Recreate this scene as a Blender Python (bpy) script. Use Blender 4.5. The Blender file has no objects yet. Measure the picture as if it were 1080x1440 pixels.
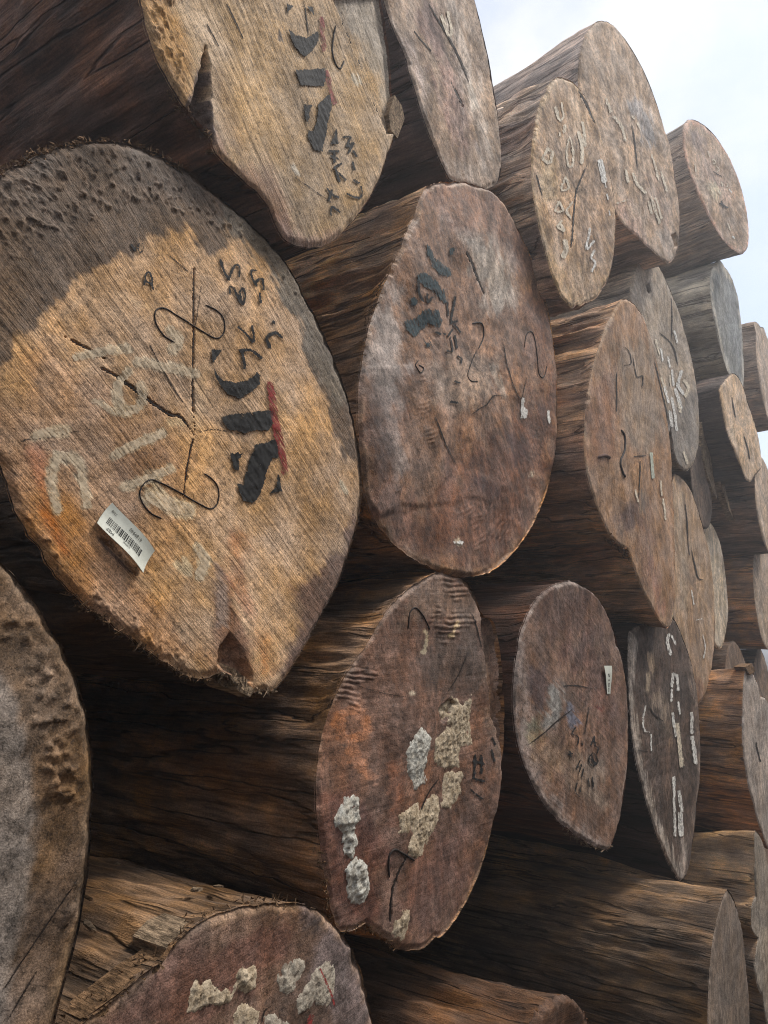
import bpy, math, random
import numpy as np
from mathutils import Vector, Matrix

# ---------------------------------------------------------------- camera, sky, sun, exposure
scene = bpy.context.scene
col = scene.collection
EYE = 1.80                                   # camera height above the yard
F_PX, CX, CY = 1080.0, 540.0, 720.0          # photograph is 1080 x 1440
PITCH, YAW = math.radians(9.5), math.radians(34.8)
FW = np.array([math.cos(YAW)*math.cos(PITCH), math.sin(YAW)*math.cos(PITCH), math.sin(PITCH)])
RT = np.array([math.sin(YAW), -math.cos(YAW), 0.0])
UP = np.cross(RT, FW)
CAM = np.array([0.0, -1.0, EYE])

cd = bpy.data.cameras.new('camera'); cam = bpy.data.objects.new('camera', cd); col.objects.link(cam)
cd.sensor_fit = 'VERTICAL'; cd.sensor_height = 36.0; cd.lens = 36.0*F_PX/1440.0
cd.clip_start = 0.02; cd.clip_end = 3000
M = Matrix(((RT[0], UP[0], -FW[0]), (RT[1], UP[1], -FW[1]), (RT[2], UP[2], -FW[2])))
cam.matrix_world = Matrix.Translation(CAM.tolist()) @ M.to_4x4()
scene.camera = cam
cy = scene.cycles
cy.denoising_prefilter = 'NONE'; cy.filter_width = 1.1; cy.max_bounces = 6; cy.diffuse_bounces = 4; cy.volume_bounces = 0; cy.transparent_max_bounces = 8
cy.use_adaptive_sampling = True; cy.adaptive_threshold = .015
scene.render.resolution_x, scene.render.resolution_y = 768, 1024

SUN_EL, SUN_AZ = math.radians(56), math.radians(126)       # azimuth clockwise from +Y
world = bpy.data.worlds.new('World'); scene.world = world; world.use_nodes = True
wn, wl = world.node_tree.nodes, world.node_tree.links
wn.clear()
wo = wn.new('ShaderNodeOutputWorld'); bg = wn.new('ShaderNodeBackground'); bg.inputs['Strength'].default_value = 0.10
sky = wn.new('ShaderNodeTexSky'); sky.sky_type = 'NISHITA'; sky.sun_disc = False
sky.sun_elevation = SUN_EL; sky.sun_rotation = SUN_AZ; sky.dust_density = 2.0
tc = wn.new('ShaderNodeTexCoord')
mp = wn.new('ShaderNodeMapping'); mp.inputs['Scale'].default_value = (1, 1, 1.7); mp.inputs['Location'].default_value = (3.1, 1.7, .4)
n1 = wn.new('ShaderNodeTexNoise'); n1.inputs['Scale'].default_value = 2.6; n1.inputs['Detail'].default_value = 7; n1.inputs['Roughness'].default_value = .55
rp = wn.new('ShaderNodeValToRGB'); rp.color_ramp.elements[0].position = .43; rp.color_ramp.elements[1].position = .60
rp.color_ramp.elements[0].color = (.42, .42, .42, 1); rp.color_ramp.elements[1].color = (1, 1, 1, 1)
n2 = wn.new('ShaderNodeTexNoise'); n2.inputs['Scale'].default_value = 4.2; n2.inputs['Detail'].default_value = 5
rp2 = wn.new('ShaderNodeValToRGB'); rp2.color_ramp.elements[0].position = .3; rp2.color_ramp.elements[1].position = .66
CLOUD = 5.6
rp2.color_ramp.elements[0].color = (.74, .81, .91, 1); rp2.color_ramp.elements[1].color = (1, .985, .96, 1)
vm = wn.new('ShaderNodeVectorMath'); vm.operation = 'SCALE'; vm.inputs['Scale'].default_value = CLOUD
mx = wn.new('ShaderNodeMixRGB')
wl.new(tc.outputs['Generated'], mp.inputs['Vector'])
wl.new(mp.outputs['Vector'], n1.inputs['Vector']); wl.new(mp.outputs['Vector'], n2.inputs['Vector'])
wl.new(n1.outputs['Fac'], rp.inputs['Fac']); wl.new(n2.outputs['Fac'], rp2.inputs['Fac'])
wl.new(rp2.outputs['Color'], vm.inputs[0])
wl.new(rp.outputs['Color'], mx.inputs['Fac']); wl.new(sky.outputs['Color'], mx.inputs['Color1']); wl.new(vm.outputs['Vector'], mx.inputs['Color2'])
wl.new(mx.outputs['Color'], bg.inputs['Color']); wl.new(bg.outputs['Background'], wo.inputs['Surface'])

sl = bpy.data.lights.new('sun', 'SUN'); sl.energy = 1.5; sl.angle = math.radians(12); sl.color = (1, .95, .88)
so = bpy.data.objects.new('sun', sl); col.objects.link(so)
sd_ = Vector((math.sin(SUN_AZ)*math.cos(SUN_EL), math.cos(SUN_AZ)*math.cos(SUN_EL), math.sin(SUN_EL)))
so.rotation_euler = (-sd_).to_track_quat('-Z', 'Y').to_euler(); so.location = (0, 0, 20)

scene.view_settings.view_transform = 'Standard'; scene.view_settings.look = 'None'
scene.view_settings.gamma = 1.0; scene.view_settings.use_curve_mapping = False
scene.view_settings.exposure = 1.08

rng = np.random.default_rng(7); random.seed(7)

# ---------------------------------------------------------------- numeric helpers
_perm = np.random.default_rng(3).permutation(256); _perm = np.concatenate([_perm, _perm, _perm]).astype(np.int64)
_g = np.random.default_rng(4).normal(size=(256, 3)); _g /= np.linalg.norm(_g, axis=1)[:, None]
def noise3(p):
    i = np.floor(p).astype(np.int64); f = p - i; i &= 255
    u = f*f*f*(f*(f*6-15)+10)
    out = 0
    for dx in (0, 1):
        wx = u[:, 0] if dx else 1-u[:, 0]
        a = _perm[i[:, 0]+dx]
        for dy in (0, 1):
            wy = u[:, 1] if dy else 1-u[:, 1]
            b = _perm[a+i[:, 1]+dy]
            for dz in (0, 1):
                wz = u[:, 2] if dz else 1-u[:, 2]
                g = _g[_perm[b+i[:, 2]+dz] & 255]
                d = g[:, 0]*(f[:, 0]-dx)+g[:, 1]*(f[:, 1]-dy)+g[:, 2]*(f[:, 2]-dz)
                out = out + wx*wy*wz*d
    return out*1.6
def fbm(p, oct=4, gain=.5):
    s, a = 0, 1.0
    for k in range(oct):
        s = s + a*noise3(p*(2.0**k)+k*17.3); a *= gain
    return s
def V3(x, y, z, s=(1, 1, 1), o=(0, 0, 0)):
    return np.stack([np.broadcast_to(np.asarray(a, float), np.shape(x))*b+c for a, b, c in zip((x, y, z), s, o)], 1)
def sstep(a, b, x):
    t = np.clip((x-a)/(b-a), 0, 1); return t*t*(3-2*t)
def lin(c):
    c = np.asarray(c, float)/255.0
    return np.where(c <= .04045, c/12.92, ((c+.055)/1.055)**2.4)
def ray(p):
    p = np.atleast_2d(np.asarray(p, float))
    return FW*F_PX + (p[:, :1]-CX)*RT - (p[:, 1:2]-CY)*UP
def to_px(w):
    d = w-CAM; z = d@FW
    return np.stack([CX+F_PX*(d@RT)/z, CY-F_PX*(d@UP)/z], 1)
def seg_dist(q, pts):
    """distance of points q to a polyline"""
    pts = np.asarray(pts, float)
    if len(pts) == 1: return np.hypot(*(q-pts[0]).T)
    best = np.full(len(q), 1e9)
    for a, b in zip(pts[:-1], pts[1:]):
        ab = b-a; t = np.clip(((q-a)@ab)/max(ab@ab, 1e-9), 0, 1)
        best = np.minimum(best, np.hypot(*(q-a-t[:, None]*ab).T))
    return best
def poly_sd(q, pts):
    """signed distance to a closed polygon, positive inside"""
    pts = np.asarray(pts, float)
    d = seg_dist(q, np.vstack([pts, pts[:1]]))
    ins = np.zeros(len(q), bool); x, y = q[:, 0], q[:, 1]
    for a, b in zip(pts, np.roll(pts, -1, 0)):
        c = (a[1] > y) != (b[1] > y)
        with np.errstate(divide='ignore', invalid='ignore'):
            ins ^= c & (x < (b[0]-a[0])*(y-a[1])/(b[1]-a[1])+a[0])
    return np.where(ins, d, -d)
def smooth_line(pts, n=8):
    p = [np.array(a, float) for a in pts]
    if len(p) < 3: return np.array([p[0]+(p[-1]-p[0])*t for t in np.linspace(0, 1, n)])
    p = [2*p[0]-p[1]]+p+[2*p[-1]-p[-2]]; out = []
    for i in range(1, len(p)-2):
        for t in np.linspace(0, 1, n, endpoint=False):
            a, b, c, d = p[i-1:i+3]
            out.append(.5*((2*b)+(c-a)*t+(2*a-5*b+4*c-d)*t*t+(3*b-a-3*c+d)*t**3))
    out.append(p[-2]); return np.array(out)
def z(pts, s, ox, oy):
    """points read off an enlarged view of the photograph"""
    return [(ox+x/s, oy+y/s) for x, y in pts]

# ---------------------------------------------------------------- mesh helpers
def mesh_obj(name, verts, faces, mat, parent=None, smooth=True, attrs=None):
    verts = np.asarray(verts, np.float32); me = bpy.data.meshes.new(name)
    if isinstance(faces, np.ndarray):
        nf, k = faces.shape
        me.vertices.add(len(verts)); me.vertices.foreach_set('co', verts.ravel())
        me.loops.add(nf*k); me.loops.foreach_set('vertex_index', faces.astype(np.int32).ravel())
        me.polygons.add(nf); me.polygons.foreach_set('loop_start', np.arange(0, nf*k, k, dtype=np.int32))
        me.polygons.foreach_set('loop_total', np.full(nf, k, np.int32))
        me.update(calc_edges=True)
    else:
        me.from_pydata(verts.tolist(), [], faces); me.update()
    me.polygons.foreach_set('use_smooth', np.full(len(me.polygons), smooth))
    for an, (ty, data) in (attrs or {}).items():
        at = me.attributes.new(an, ty, 'POINT')
        at.data.foreach_set('color' if ty == 'FLOAT_COLOR' else 'vector', np.asarray(data, np.float32).ravel())
    me.materials.append(mat)
    o = bpy.data.objects.new(name, me); col.objects.link(o)
    if parent: o.parent = parent
    return o
def rgba(c): return np.c_[c, np.ones(len(c))]

# ---------------------------------------------------------------- materials
def newmat(name, rough=.85, spec=.25):
    m = bpy.data.materials.new(name); m.use_nodes = True
    b = m.node_tree.nodes['Principled BSDF']; b.inputs['Roughness'].default_value = rough
    b.inputs['Specular IOR Level'].default_value = spec
    return m, m.node_tree.nodes, m.node_tree.links, b
def math_(n, l, op, a, b=None, c=None, clamp=False):
    q = n.new('ShaderNodeMath'); q.operation = op; q.use_clamp = clamp
    for i, v in enumerate((a, b, c)):
        if v is None: continue
        if isinstance(v, (int, float)): q.inputs[i].default_value = v
        else: l.new(v, q.inputs[i])
    return q.outputs[0]
def vec(n, l, op, a, b):
    q = n.new('ShaderNodeVectorMath'); q.operation = op; l.new(a, q.inputs[0])
    if isinstance(b, tuple): q.inputs[1].default_value = b
    else: l.new(b, q.inputs[1])
    return q.outputs['Vector']
def tex(n, l, v, scale, detail=3, rough=.55, dist=0):
    q = n.new('ShaderNodeTexNoise'); q.inputs['Scale'].default_value = scale; q.inputs['Detail'].default_value = detail
    q.inputs['Roughness'].default_value = rough; q.inputs['Distortion'].default_value = dist; l.new(v, q.inputs['Vector'])
    return q.outputs['Fac']
def ramp(n, l, f, a, b, va=0., vb=1.):
    q = n.new('ShaderNodeMapRange'); q.interpolation_type = 'SMOOTHSTEP'; l.new(f, q.inputs['Value'])
    q.inputs['From Min'].default_value = a; q.inputs['From Max'].default_value = b
    q.inputs['To Min'].default_value = va; q.inputs['To Max'].default_value = vb
    return q.outputs['Result']
def mul_col(n, l, c, f):
    q = n.new('ShaderNodeVectorMath'); q.operation = 'SCALE'; l.new(c, q.inputs[0]); l.new(f, q.inputs['Scale']); return q.outputs['Vector']
def mixc(n, l, f, a, b):
    q = n.new('ShaderNodeMixRGB')
    if isinstance(f, float): q.inputs['Fac'].default_value = f
    else: l.new(f, q.inputs['Fac'])
    for v, k in ((a, 'Color1'), (b, 'Color2')):
        if isinstance(v, tuple): q.inputs[k].default_value = (*v, 1)
        else: l.new(v, q.inputs[k])
    return q.outputs['Color']
def attr(n, name, out='Vector'):
    q = n.new('ShaderNodeAttribute'); q.attribute_name = name; return q.outputs[out]

def face_mat(name, saw=1.0, speck=.5, ring=.3, rough=.8, spec=.25, bump=1.0, mottle=1.0, radial=.2, grain=(3, 330), fleck=(.42, .38, .34)):
    """sawn end grain: 'Col' carries wood colour, 'st' metres along / across the saw marks and from the pith"""
    m, n, l, b = newmat(name, rough, spec)
    C = attr(n, 'Col', 'Color'); st = attr(n, 'st'); obc = n.new('ShaderNodeTexCoord').outputs['Object']
    wob = n.new('ShaderNodeTexNoise'); wob.inputs['Scale'].default_value = 6; wob.inputs['Detail'].default_value = 3; l.new(obc, wob.inputs['Vector'])
    w = vec(n, l, 'SUBTRACT', wob.outputs['Color'], (.5, .5, .5)); w = vec(n, l, 'MULTIPLY', w, (.012, .006, .012))
    s2 = vec(n, l, 'ADD', st, w)
    flat = vec(n, l, 'MULTIPLY', s2, (1, 1, 0))
    fine = tex(n, l, vec(n, l, 'MULTIPLY', flat, (grain[0], grain[1], 1)), 1, 3, .6)
    mid = tex(n, l, vec(n, l, 'MULTIPLY', flat, (2.2, 75, 1)), 1, 3, .55)
    wide = tex(n, l, vec(n, l, 'MULTIPLY', flat, (1.2, 14, 1)), 1, 3, .5)
    rad = vec(n, l, 'MULTIPLY', s2, (0, 0, 1))
    rings = tex(n, l, vec(n, l, 'MULTIPLY', rad, (0, 0, 95)), 1, 3, .6)
    grit = tex(n, l, obc, 380, 2, .65); blotch = tex(n, l, obc, 9, 5, .62); pore = tex(n, l, obc, 150, 2, .6)
    f = ramp(n, l, fine, .28, .72, 1-.34*saw, 1+.26*saw)
    f = math_(n, l, 'MULTIPLY', f, ramp(n, l, mid, .3, .7, 1-.20*saw, 1+.15*saw))
    f = math_(n, l, 'MULTIPLY', f, ramp(n, l, wide, .3, .7, 1-.18*saw, 1+.14*saw))
    f = math_(n, l, 'MULTIPLY', f, ramp(n, l, rings, .3, .7, 1-.45*ring, 1+.28*ring))
    ln = tex(n, l, vec(n, l, 'MULTIPLY', flat, (1.6, 105, 1)), 1, 2, .5)
    ln = math_(n, l, 'ABSOLUTE', math_(n, l, 'SUBTRACT', ln, .5))
    ln = math_(n, l, 'MULTIPLY', ramp(n, l, ln, .004, .028, 1, 0), ramp(n, l, wide, .44, .58, 0, 1))
    f = math_(n, l, 'MULTIPLY', f, math_(n, l, 'SUBTRACT', 1.0, math_(n, l, 'MULTIPLY', ln, .52*saw)))
    f = math_(n, l, 'MULTIPLY', f, ramp(n, l, blotch, .3, .7, 1-.34*mottle, 1+.30*mottle))
    rdv = attr(n, 'rd')
    rr = tex(n, l, vec(n, l, 'MULTIPLY', rdv, (11, 11, 2.5)), 1, 4, .7)
    f = math_(n, l, 'MULTIPLY', f, ramp(n, l, rr, .3, .7, 1-.5*radial, 1+.36*radial))
    ck = ramp(n, l, math_(n, l, 'ABSOLUTE', math_(n, l, 'SUBTRACT', rr, .47)), .002, .016, 1, 0)
    ck = math_(n, l, 'MULTIPLY', ck, ramp(n, l, blotch, .46, .56, 0, 1))
    f = math_(n, l, 'MULTIPLY', f, math_(n, l, 'SUBTRACT', 1.0, math_(n, l, 'MULTIPLY', ck, radial*.9)))
    mot = tex(n, l, obc, 34, 4, .7)
    f = math_(n, l, 'MULTIPLY', f, ramp(n, l, mot, .32, .68, 1-.30*mottle, 1+.26*mottle))
    f = math_(n, l, 'MULTIPLY', f, ramp(n, l, grit, .3, .7, .70, 1.28))
    f = math_(n, l, 'MULTIPLY', f, ramp(n, l, pore, .32, .46, .55, 1.0))
    c = mul_col(n, l, C, f)
    # torn pale fibres and dust caught on the saw ridges
    fk = tex(n, l, vec(n, l, 'MULTIPLY', flat, (60 if saw > .6 else 190, 210, 1)), 1, 3, .65)
    patch = tex(n, l, obc, 7, 4, .6)
    fm = math_(n, l, 'MULTIPLY', ramp(n, l, fk, .58, .72, 0, 1), ramp(n, l, patch, .44, .62, .12, 1))
    fm = math_(n, l, 'MULTIPLY', fm, speck*(.75 if saw > .6 else .5), clamp=True)
    c = mixc(n, l, fm, c, fleck)
    hs = n.new('ShaderNodeHueSaturation'); l.new(c, hs.inputs['Color'])
    l.new(ramp(n, l, patch, .3, .7, .80, 1.16), hs.inputs['Saturation'])
    l.new(hs.outputs['Color'], b.inputs['Base Color'])
    l.new(ramp(n, l, blotch, .3, .7, min(rough+.1, 1), rough-.14), b.inputs['Roughness'])
    h = math_(n, l, 'ADD', math_(n, l, 'MULTIPLY', fine, .55*saw), math_(n, l, 'MULTIPLY', mid, .8*saw))
    h = math_(n, l, 'ADD', h, math_(n, l, 'MULTIPLY', grit, .28)); h = math_(n, l, 'ADD', h, math_(n, l, 'MULTIPLY', pore, .22))
    h = math_(n, l, 'ADD', h, math_(n, l, 'MULTIPLY', fk, .3))
    bp = n.new('ShaderNodeBump'); bp.inputs['Strength'].default_value = .75*bump; bp.inputs['Distance'].default_value = .0032
    l.new(h, bp.inputs['Height']); l.new(bp.outputs['Normal'], b.inputs['Normal'])
    return m

def bark_mat(name, fib=1.0, rough=.9):
    m, n, l, b = newmat(name, rough, .18)
    C = attr(n, 'Col', 'Color'); obc = n.new('ShaderNodeTexCoord').outputs['Object']
    wob = n.new('ShaderNodeTexNoise'); wob.inputs['Scale'].default_value = 5; wob.inputs['Detail'].default_value = 4; l.new(obc, wob.inputs['Vector'])
    w = vec(n, l, 'SUBTRACT', wob.outputs['Color'], (.5, .5, .5)); w = vec(n, l, 'MULTIPLY', w, (.004, .02, .004))
    p = vec(n, l, 'ADD', obc, w)
    f1 = tex(n, l, vec(n, l, 'MULTIPLY', p, (170, 12, 170)), 1, 4, .66)
    f2 = tex(n, l, vec(n, l, 'MULTIPLY', p, (42, 3.2, 42)), 1, 5, .66)
    big = tex(n, l, vec(n, l, 'MULTIPLY', p, (8, 5, 8)), 1, 6, .65)
    grit = tex(n, l, obc, 260, 4, .65)
    f = ramp(n, l, f1, .32, .68, 1-.32*fib, 1+.34*fib)
    f = math_(n, l, 'MULTIPLY', f, ramp(n, l, f2, .33, .66, 1-.36*fib, 1+.36*fib))
    f = math_(n, l, 'MULTIPLY', f, ramp(n, l, big, .3, .7, .62, 1.3))
    f = math_(n, l, 'MULTIPLY', f, ramp(n, l, grit, .3, .7, .76, 1.22))
    ck = tex(n, l, vec(n, l, 'MULTIPLY', p, (13, .7, 13)), 1, 3, .5)
    ck = ramp(n, l, math_(n, l, 'ABSOLUTE', math_(n, l, 'SUBTRACT', ck, .5)), .003, .022, 1, 0)
    f = math_(n, l, 'MULTIPLY', f, math_(n, l, 'SUBTRACT', 1.0, math_(n, l, 'MULTIPLY', ck, .6)))
    c = mul_col(n, l, C, f)
    hs = n.new('ShaderNodeHueSaturation'); l.new(c, hs.inputs['Color']); l.new(ramp(n, l, big, .3, .7, .78, 1.2), hs.inputs['Saturation'])
    l.new(hs.outputs['Color'], b.inputs['Base Color'])
    h = math_(n, l, 'SUBTRACT', math_(n, l, 'ADD', math_(n, l, 'MULTIPLY', f1, .5), math_(n, l, 'MULTIPLY', f2, .9)), math_(n, l, 'MULTIPLY', ck, .7))
    h = math_(n, l, 'ADD', h, math_(n, l, 'MULTIPLY', grit, .22))
    bp = n.new('ShaderNodeBump'); bp.inputs['Strength'].default_value = .9; bp.inputs['Distance'].default_value = .009
    l.new(h, bp.inputs['Height']); l.new(bp.outputs['Normal'], b.inputs['Normal'])
    return m

def paint_mat(name, c, wear=.35, rough=.8, fade=0.0):
    """brushed paint, worn thin along the grain"""
    m, n, l, b = newmat(name, rough, .3)
    st = attr(n, 'st'); obc = n.new('ShaderNodeTexCoord').outputs['Object']
    s = tex(n, l, vec(n, l, 'MULTIPLY', st, (9, 300, 1)), 1, 4, .65); g = tex(n, l, obc, 90, 4, .6)
    mixf = ramp(n, l, math_(n, l, 'ADD', math_(n, l, 'MULTIPLY', s, .65), math_(n, l, 'MULTIPLY', g, .35)), wear-.06, wear+.07, 0, 1-fade)
    cc = mul_col(n, l, mixc(n, l, 1.0, tuple(c), tuple(c)), ramp(n, l, g, .3, .7, .7, 1.3))
    l.new(cc, b.inputs['Base Color']); l.new(mixf, b.inputs['Alpha'])
    return m
def lump_mat(name, c, c2):
    m, n, l, b = newmat(name, .92, .12)
    obc = n.new('ShaderNodeTexCoord').outputs['Object']
    a = tex(n, l, obc, 60, 5, .65); g = tex(n, l, obc, 260, 4, .65)
    cc = mixc(n, l, ramp(n, l, a, .36, .62), tuple(c2), tuple(c)); cc = mul_col(n, l, cc, ramp(n, l, g, .3, .7, .7, 1.2))
    l.new(cc, b.inputs['Base Color'])
    bp = n.new('ShaderNodeBump'); bp.inputs['Strength'].default_value = .8; bp.inputs['Distance'].default_value = .004
    l.new(math_(n, l, 'ADD', a, math_(n, l, 'MULTIPLY', g, .4)), bp.inputs['Height']); l.new(bp.outputs['Normal'], b.inputs['Normal'])
    return m
def plain_mat(name, c, rough=.6, spec=.3, var=.25, metal=0.):
    m, n, l, b = newmat(name, rough, spec); b.inputs['Metallic'].default_value = metal
    obc = n.new('ShaderNodeTexCoord').outputs['Object']; a = tex(n, l, obc, 120, 4, .6)
    cc = mul_col(n, l, mixc(n, l, 1.0, tuple(c), tuple(c)), ramp(n, l, a, .3, .7, 1-var, 1+var)); l.new(cc, b.inputs['Base Color'])
    return m
BLACK = paint_mat('black_stencil_paint', (.022, .021, .02), .36)
INK = paint_mat('black_marker', (.015, .014, .014), .37)
RED = paint_mat('red_wax', (.26, .035, .03), .45)
WHITE = paint_mat('white_chalk', (.74, .71, .65), .44)
PALE = paint_mat('faded_cream_paint', (.68, .58, .44), .42)
TEAL = paint_mat('blue_green_paint', (.030, .050, .056), .43)
ORANGE = paint_mat('faded_orange_paint', (.26, .13, .07), .49)
GHOST = paint_mat('washed_cream_paint', (.70, .57, .40), .45, fade=.38)
CRACK_SHADE = paint_mat('painted_crack_shade', (.022, .014, .010), .33)  # dark colour standing in for the shade inside cracks
FOAM_W = lump_mat('white_sealant', (.64, .62, .55), (.46, .42, .35))
FOAM_C = lump_mat('cream_sealant', (.60, .49, .35), (.38, .29, .19))
IRON = plain_mat('dark_iron', (.022, .014, .011), .7, .3, .35)
PAPER = plain_mat('paper_tag', (.66, .67, .58), .6, .3, .06)
PRINT = plain_mat('black_print', (.03, .03, .03), .7, .2, .1)
def torn_mat(name, c):
    m, n, l, b = newmat(name, .92, .12); obc = n.new('ShaderNodeTexCoord').outputs['Object']
    a = tex(n, l, vec(n, l, 'MULTIPLY', obc, (190, 40, 190)), 1, 4, .65); g = tex(n, l, obc, 30, 4, .65)
    cc = mul_col(n, l, mixc(n, l, 1.0, tuple(c), tuple(c)), math_(n, l, 'MULTIPLY', ramp(n, l, a, .32, .68, .4, 1.4), ramp(n, l, g, .3, .7, .55, 1.35))); l.new(cc, b.inputs['Base Color'])
    bp = n.new('ShaderNodeBump'); bp.inputs['Strength'].default_value = 1; bp.inputs['Distance'].default_value = .006
    l.new(math_(n, l, 'ADD', a, g), bp.inputs['Height']); l.new(bp.outputs['Normal'], b.inputs['Normal'])
    return m
SPLINT = torn_mat('torn_fibre', (.20, .12, .065)); SPLINT_P = torn_mat('pale_torn_wood', (.32, .23, .15))
# ---------------------------------------------------------------- the log builder
class Log: pass
GAIN, BARK_GAIN = 1.75, 1.9
def tint(c, g=None, sat=.92):
    v = lin(c); m = v.mean(); v = (m+(v-m)*sat)*(GAIN if g is None else g); return v*min(1, .74/v.max())

def fit_circle(q):
    A = np.c_[2*q, np.ones(len(q))]; x = np.linalg.lstsq(A, (q**2).sum(1), rcond=None)[0]
    return x[:2], math.sqrt(x[2]+x[0]**2+x[1]**2)

def make_log(name, label, o=None, y=0.0, yaw=0.0, uvr=None, length=4.0, N=120, base=(120, 95, 75), bark=(110, 80, 52), gain=None,
             saw=((300, 300), (400, 480)), mat=None, patches=(), cracks=(), recess=(), lumps=(), steps=(), ripples=(), pith=None,
             und=.006, rim=None, bark_amp=.010, bark_fib=1.0, bark_mat_=None, rag=.003, seed=0, bark_res=(140, 60), vary=.25, bark_stain=None, bg=None, sawh=.0004):
    L = Log(); a = math.radians(yaw)
    ex = np.array([math.cos(a), math.sin(a), 0]); ey = np.array([-math.sin(a), math.cos(a), 0]); ez = np.array([0, 0, 1.0])
    L.ex, L.ey, L.ez = ex, ey, ez
    if o is not None:
        o = np.array(o, float); c = (o.min(0)+o.max(0))/2; r = ray(c)[0]; C = CAM+r*((y+1)/r[1])
        rr = ray(o); q = CAM+rr*(((C-CAM)@ey)/(rr@ey))[:, None]-C; q = np.stack([q@ex, q@ez], 1)
        cc, R = fit_circle(q)
        if uvr: cc = np.array([(uvr[0]-C[0])/ex[0], uvr[1]+EYE-C[2]]); R = uvr[2]
        C = C+ex*cc[0]+ez*cc[1]; q = q-cc
        th = np.arctan2(q[:, 1], q[:, 0]); rad = np.hypot(*q.T); k = np.argsort(th); th, rad = th[k], rad[k]
        t2, r2 = [], []
        for i in range(len(th)):
            t2.append(th[i]); r2.append(rad[i]); nx = th[(i+1) % len(th)]+(2*math.pi if i+1 == len(th) else 0); gap = nx-th[i]
            if gap > .6:
                m = int(gap/.25)
                for j in range(1, m):
                    f = j/m; e = min(f, 1-f)*gap; w = min(1, e/.5); ri = rad[i]+(rad[(i+1) % len(th)]-rad[i])*f
                    t2.append(th[i]+gap*f); r2.append(ri*(1-w)+R*w)
        th, rad = np.array(t2), np.array(r2); th = (th+math.pi) % (2*math.pi)-math.pi; k = np.argsort(th); th, rad = th[k], rad[k]
    else:
        C = np.array([uvr[0], y, uvr[1]+EYE]); R = uvr[2]; th = np.linspace(-math.pi, math.pi, 40, endpoint=False); rad = np.full(40, R)
    K = 1440; T = np.linspace(-math.pi, math.pi, K, endpoint=False)
    prof = np.interp(T, np.r_[th-2*math.pi, th, th+2*math.pi], np.r_[rad, rad, rad])
    ker = np.exp(-.5*(np.arange(-10, 11)/3.0)**2); ker /= ker.sum()
    prof = np.convolve(np.r_[prof[-10:], prof, prof[:10]], ker, 'valid')
    ct, sn = np.cos(T), np.sin(T)
    if o is None: prof = prof*(1+.05*fbm(V3(ct, sn, 0*ct, o=(seed, 3, 1)), 2))
    prof = prof + rag*fbm(V3(ct*R*40, sn*R*40, 0*ct, o=(seed, 1, 2)), 3)
    chip = fbm(V3(ct*R*14, sn*R*14, 0*ct, o=(seed, 6, 2)), 3); gate = sstep(.0, .5, fbm(V3(ct, sn, 0*ct, (2.2, 2.2, 1), (seed, 6, 9)), 2)); prof = prof-np.clip(chip-.3, 0, .5)*.03*gate
    wide = np.exp(-.5*(np.arange(-90, 91)/35.0)**2); wide /= wide.sum()
    sm = np.convolve(np.r_[prof[-90:], prof, prof[:90]], wide, 'valid')
    Rf = lambda t: np.interp(t, np.r_[T, math.pi], np.r_[prof, prof[0]])
    Rs = lambda t: np.interp(t, np.r_[T, math.pi], np.r_[sm, sm[0]])
    L.C, L.R, L.Rf = C, R, Rf
    root = bpy.data.objects.new(name, None); col.objects.link(root); root.empty_display_size = .2
    root.matrix_world = Matrix(((ex[0], ey[0], 0, C[0]), (ex[1], ey[1], 0, C[1]), (ex[2], ey[2], 1, C[2]), (0, 0, 0, 1)))
    root['label'] = label; root['category'] = 'log'; root['group'] = 'sawn logs stacked in the pile'
    L.root = root; L.extra = max(0, 2*R/N*.55-.0008)
    def l2px(x, zz, d=0.0): return to_px(C+np.outer(x, ex)+np.outer(zz, ez)+np.outer(d*np.ones_like(x), ey))
    def px2l(p):
        rr = ray(p); q = CAM+rr*(((C-CAM)@ey)/(rr@ey))[:, None]-C; return np.stack([q@ex, q@ez], 1)
    L.l2px, L.px2l = l2px, px2l
    sv = px2l(saw); dv = sv[1]-sv[0]; dv = dv/np.hypot(*dv); nv = np.array([-dv[1], dv[0]])
    pth = px2l([pith])[0] if pith else np.zeros(2)
    def stof(x, zz): return np.stack([x*dv[0]+zz*dv[1]+seed*1.37, x*nv[0]+zz*nv[1], np.hypot(x-pth[0], zz-pth[1])], 1)
    L.st = stof
    def height(x, zz, full=True):
        st = stof(x, zz)
        h = und*fbm(V3(x, zz, 0*x, (3.5, 3.5, 1), (seed, 0, 5)), 3)+.0008*fbm(V3(x, zz, 0*x, (60, 60, 1), (seed, 2, 0)), 2)
        h = h+sawh*noise3(V3(st[:, 0], st[:, 1], 0*x, (5, 130, 1), (seed, 9, 0)))
        q = l2px(x, zz)
        warp = fbm(V3(q[:, 0], q[:, 1], 0*x, (.05, .05, 1), (seed, 4, 4)), 3)
        for pts, dep, soft in steps:
            h = h+dep*sstep(-soft, soft, poly_sd(q, pts)+3*warp)
        for pts, wd, amp, wl in ripples:
            d = seg_dist(q, pts); al = (q-np.array(pts[0]))@((np.array(pts[-1])-pts[0])/np.hypot(*(np.array(pts[-1])-pts[0])))
            ph = (al+.02*d*d/wd*3)*2*math.pi/wl+2*warp
            h = h+amp*sstep(wd, wd*.3, d+wd*.6*warp)*((np.sin(ph)*.5+.5)**.6)*sstep(-.35, .35, fbm(V3(q[:, 0], q[:, 1], 0*x, (.03, .03, 1), (seed, 3, 7)), 2))
        for pts, dep, soft in recess:
            s = poly_sd(q, pts)+2.5*warp
            m = sstep(-.5, soft, s)
            h = h-m*(dep+.3*dep*fbm(V3(x, zz, 0*x, (45, 45, 1), (seed, 8, 0)), 3))
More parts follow.
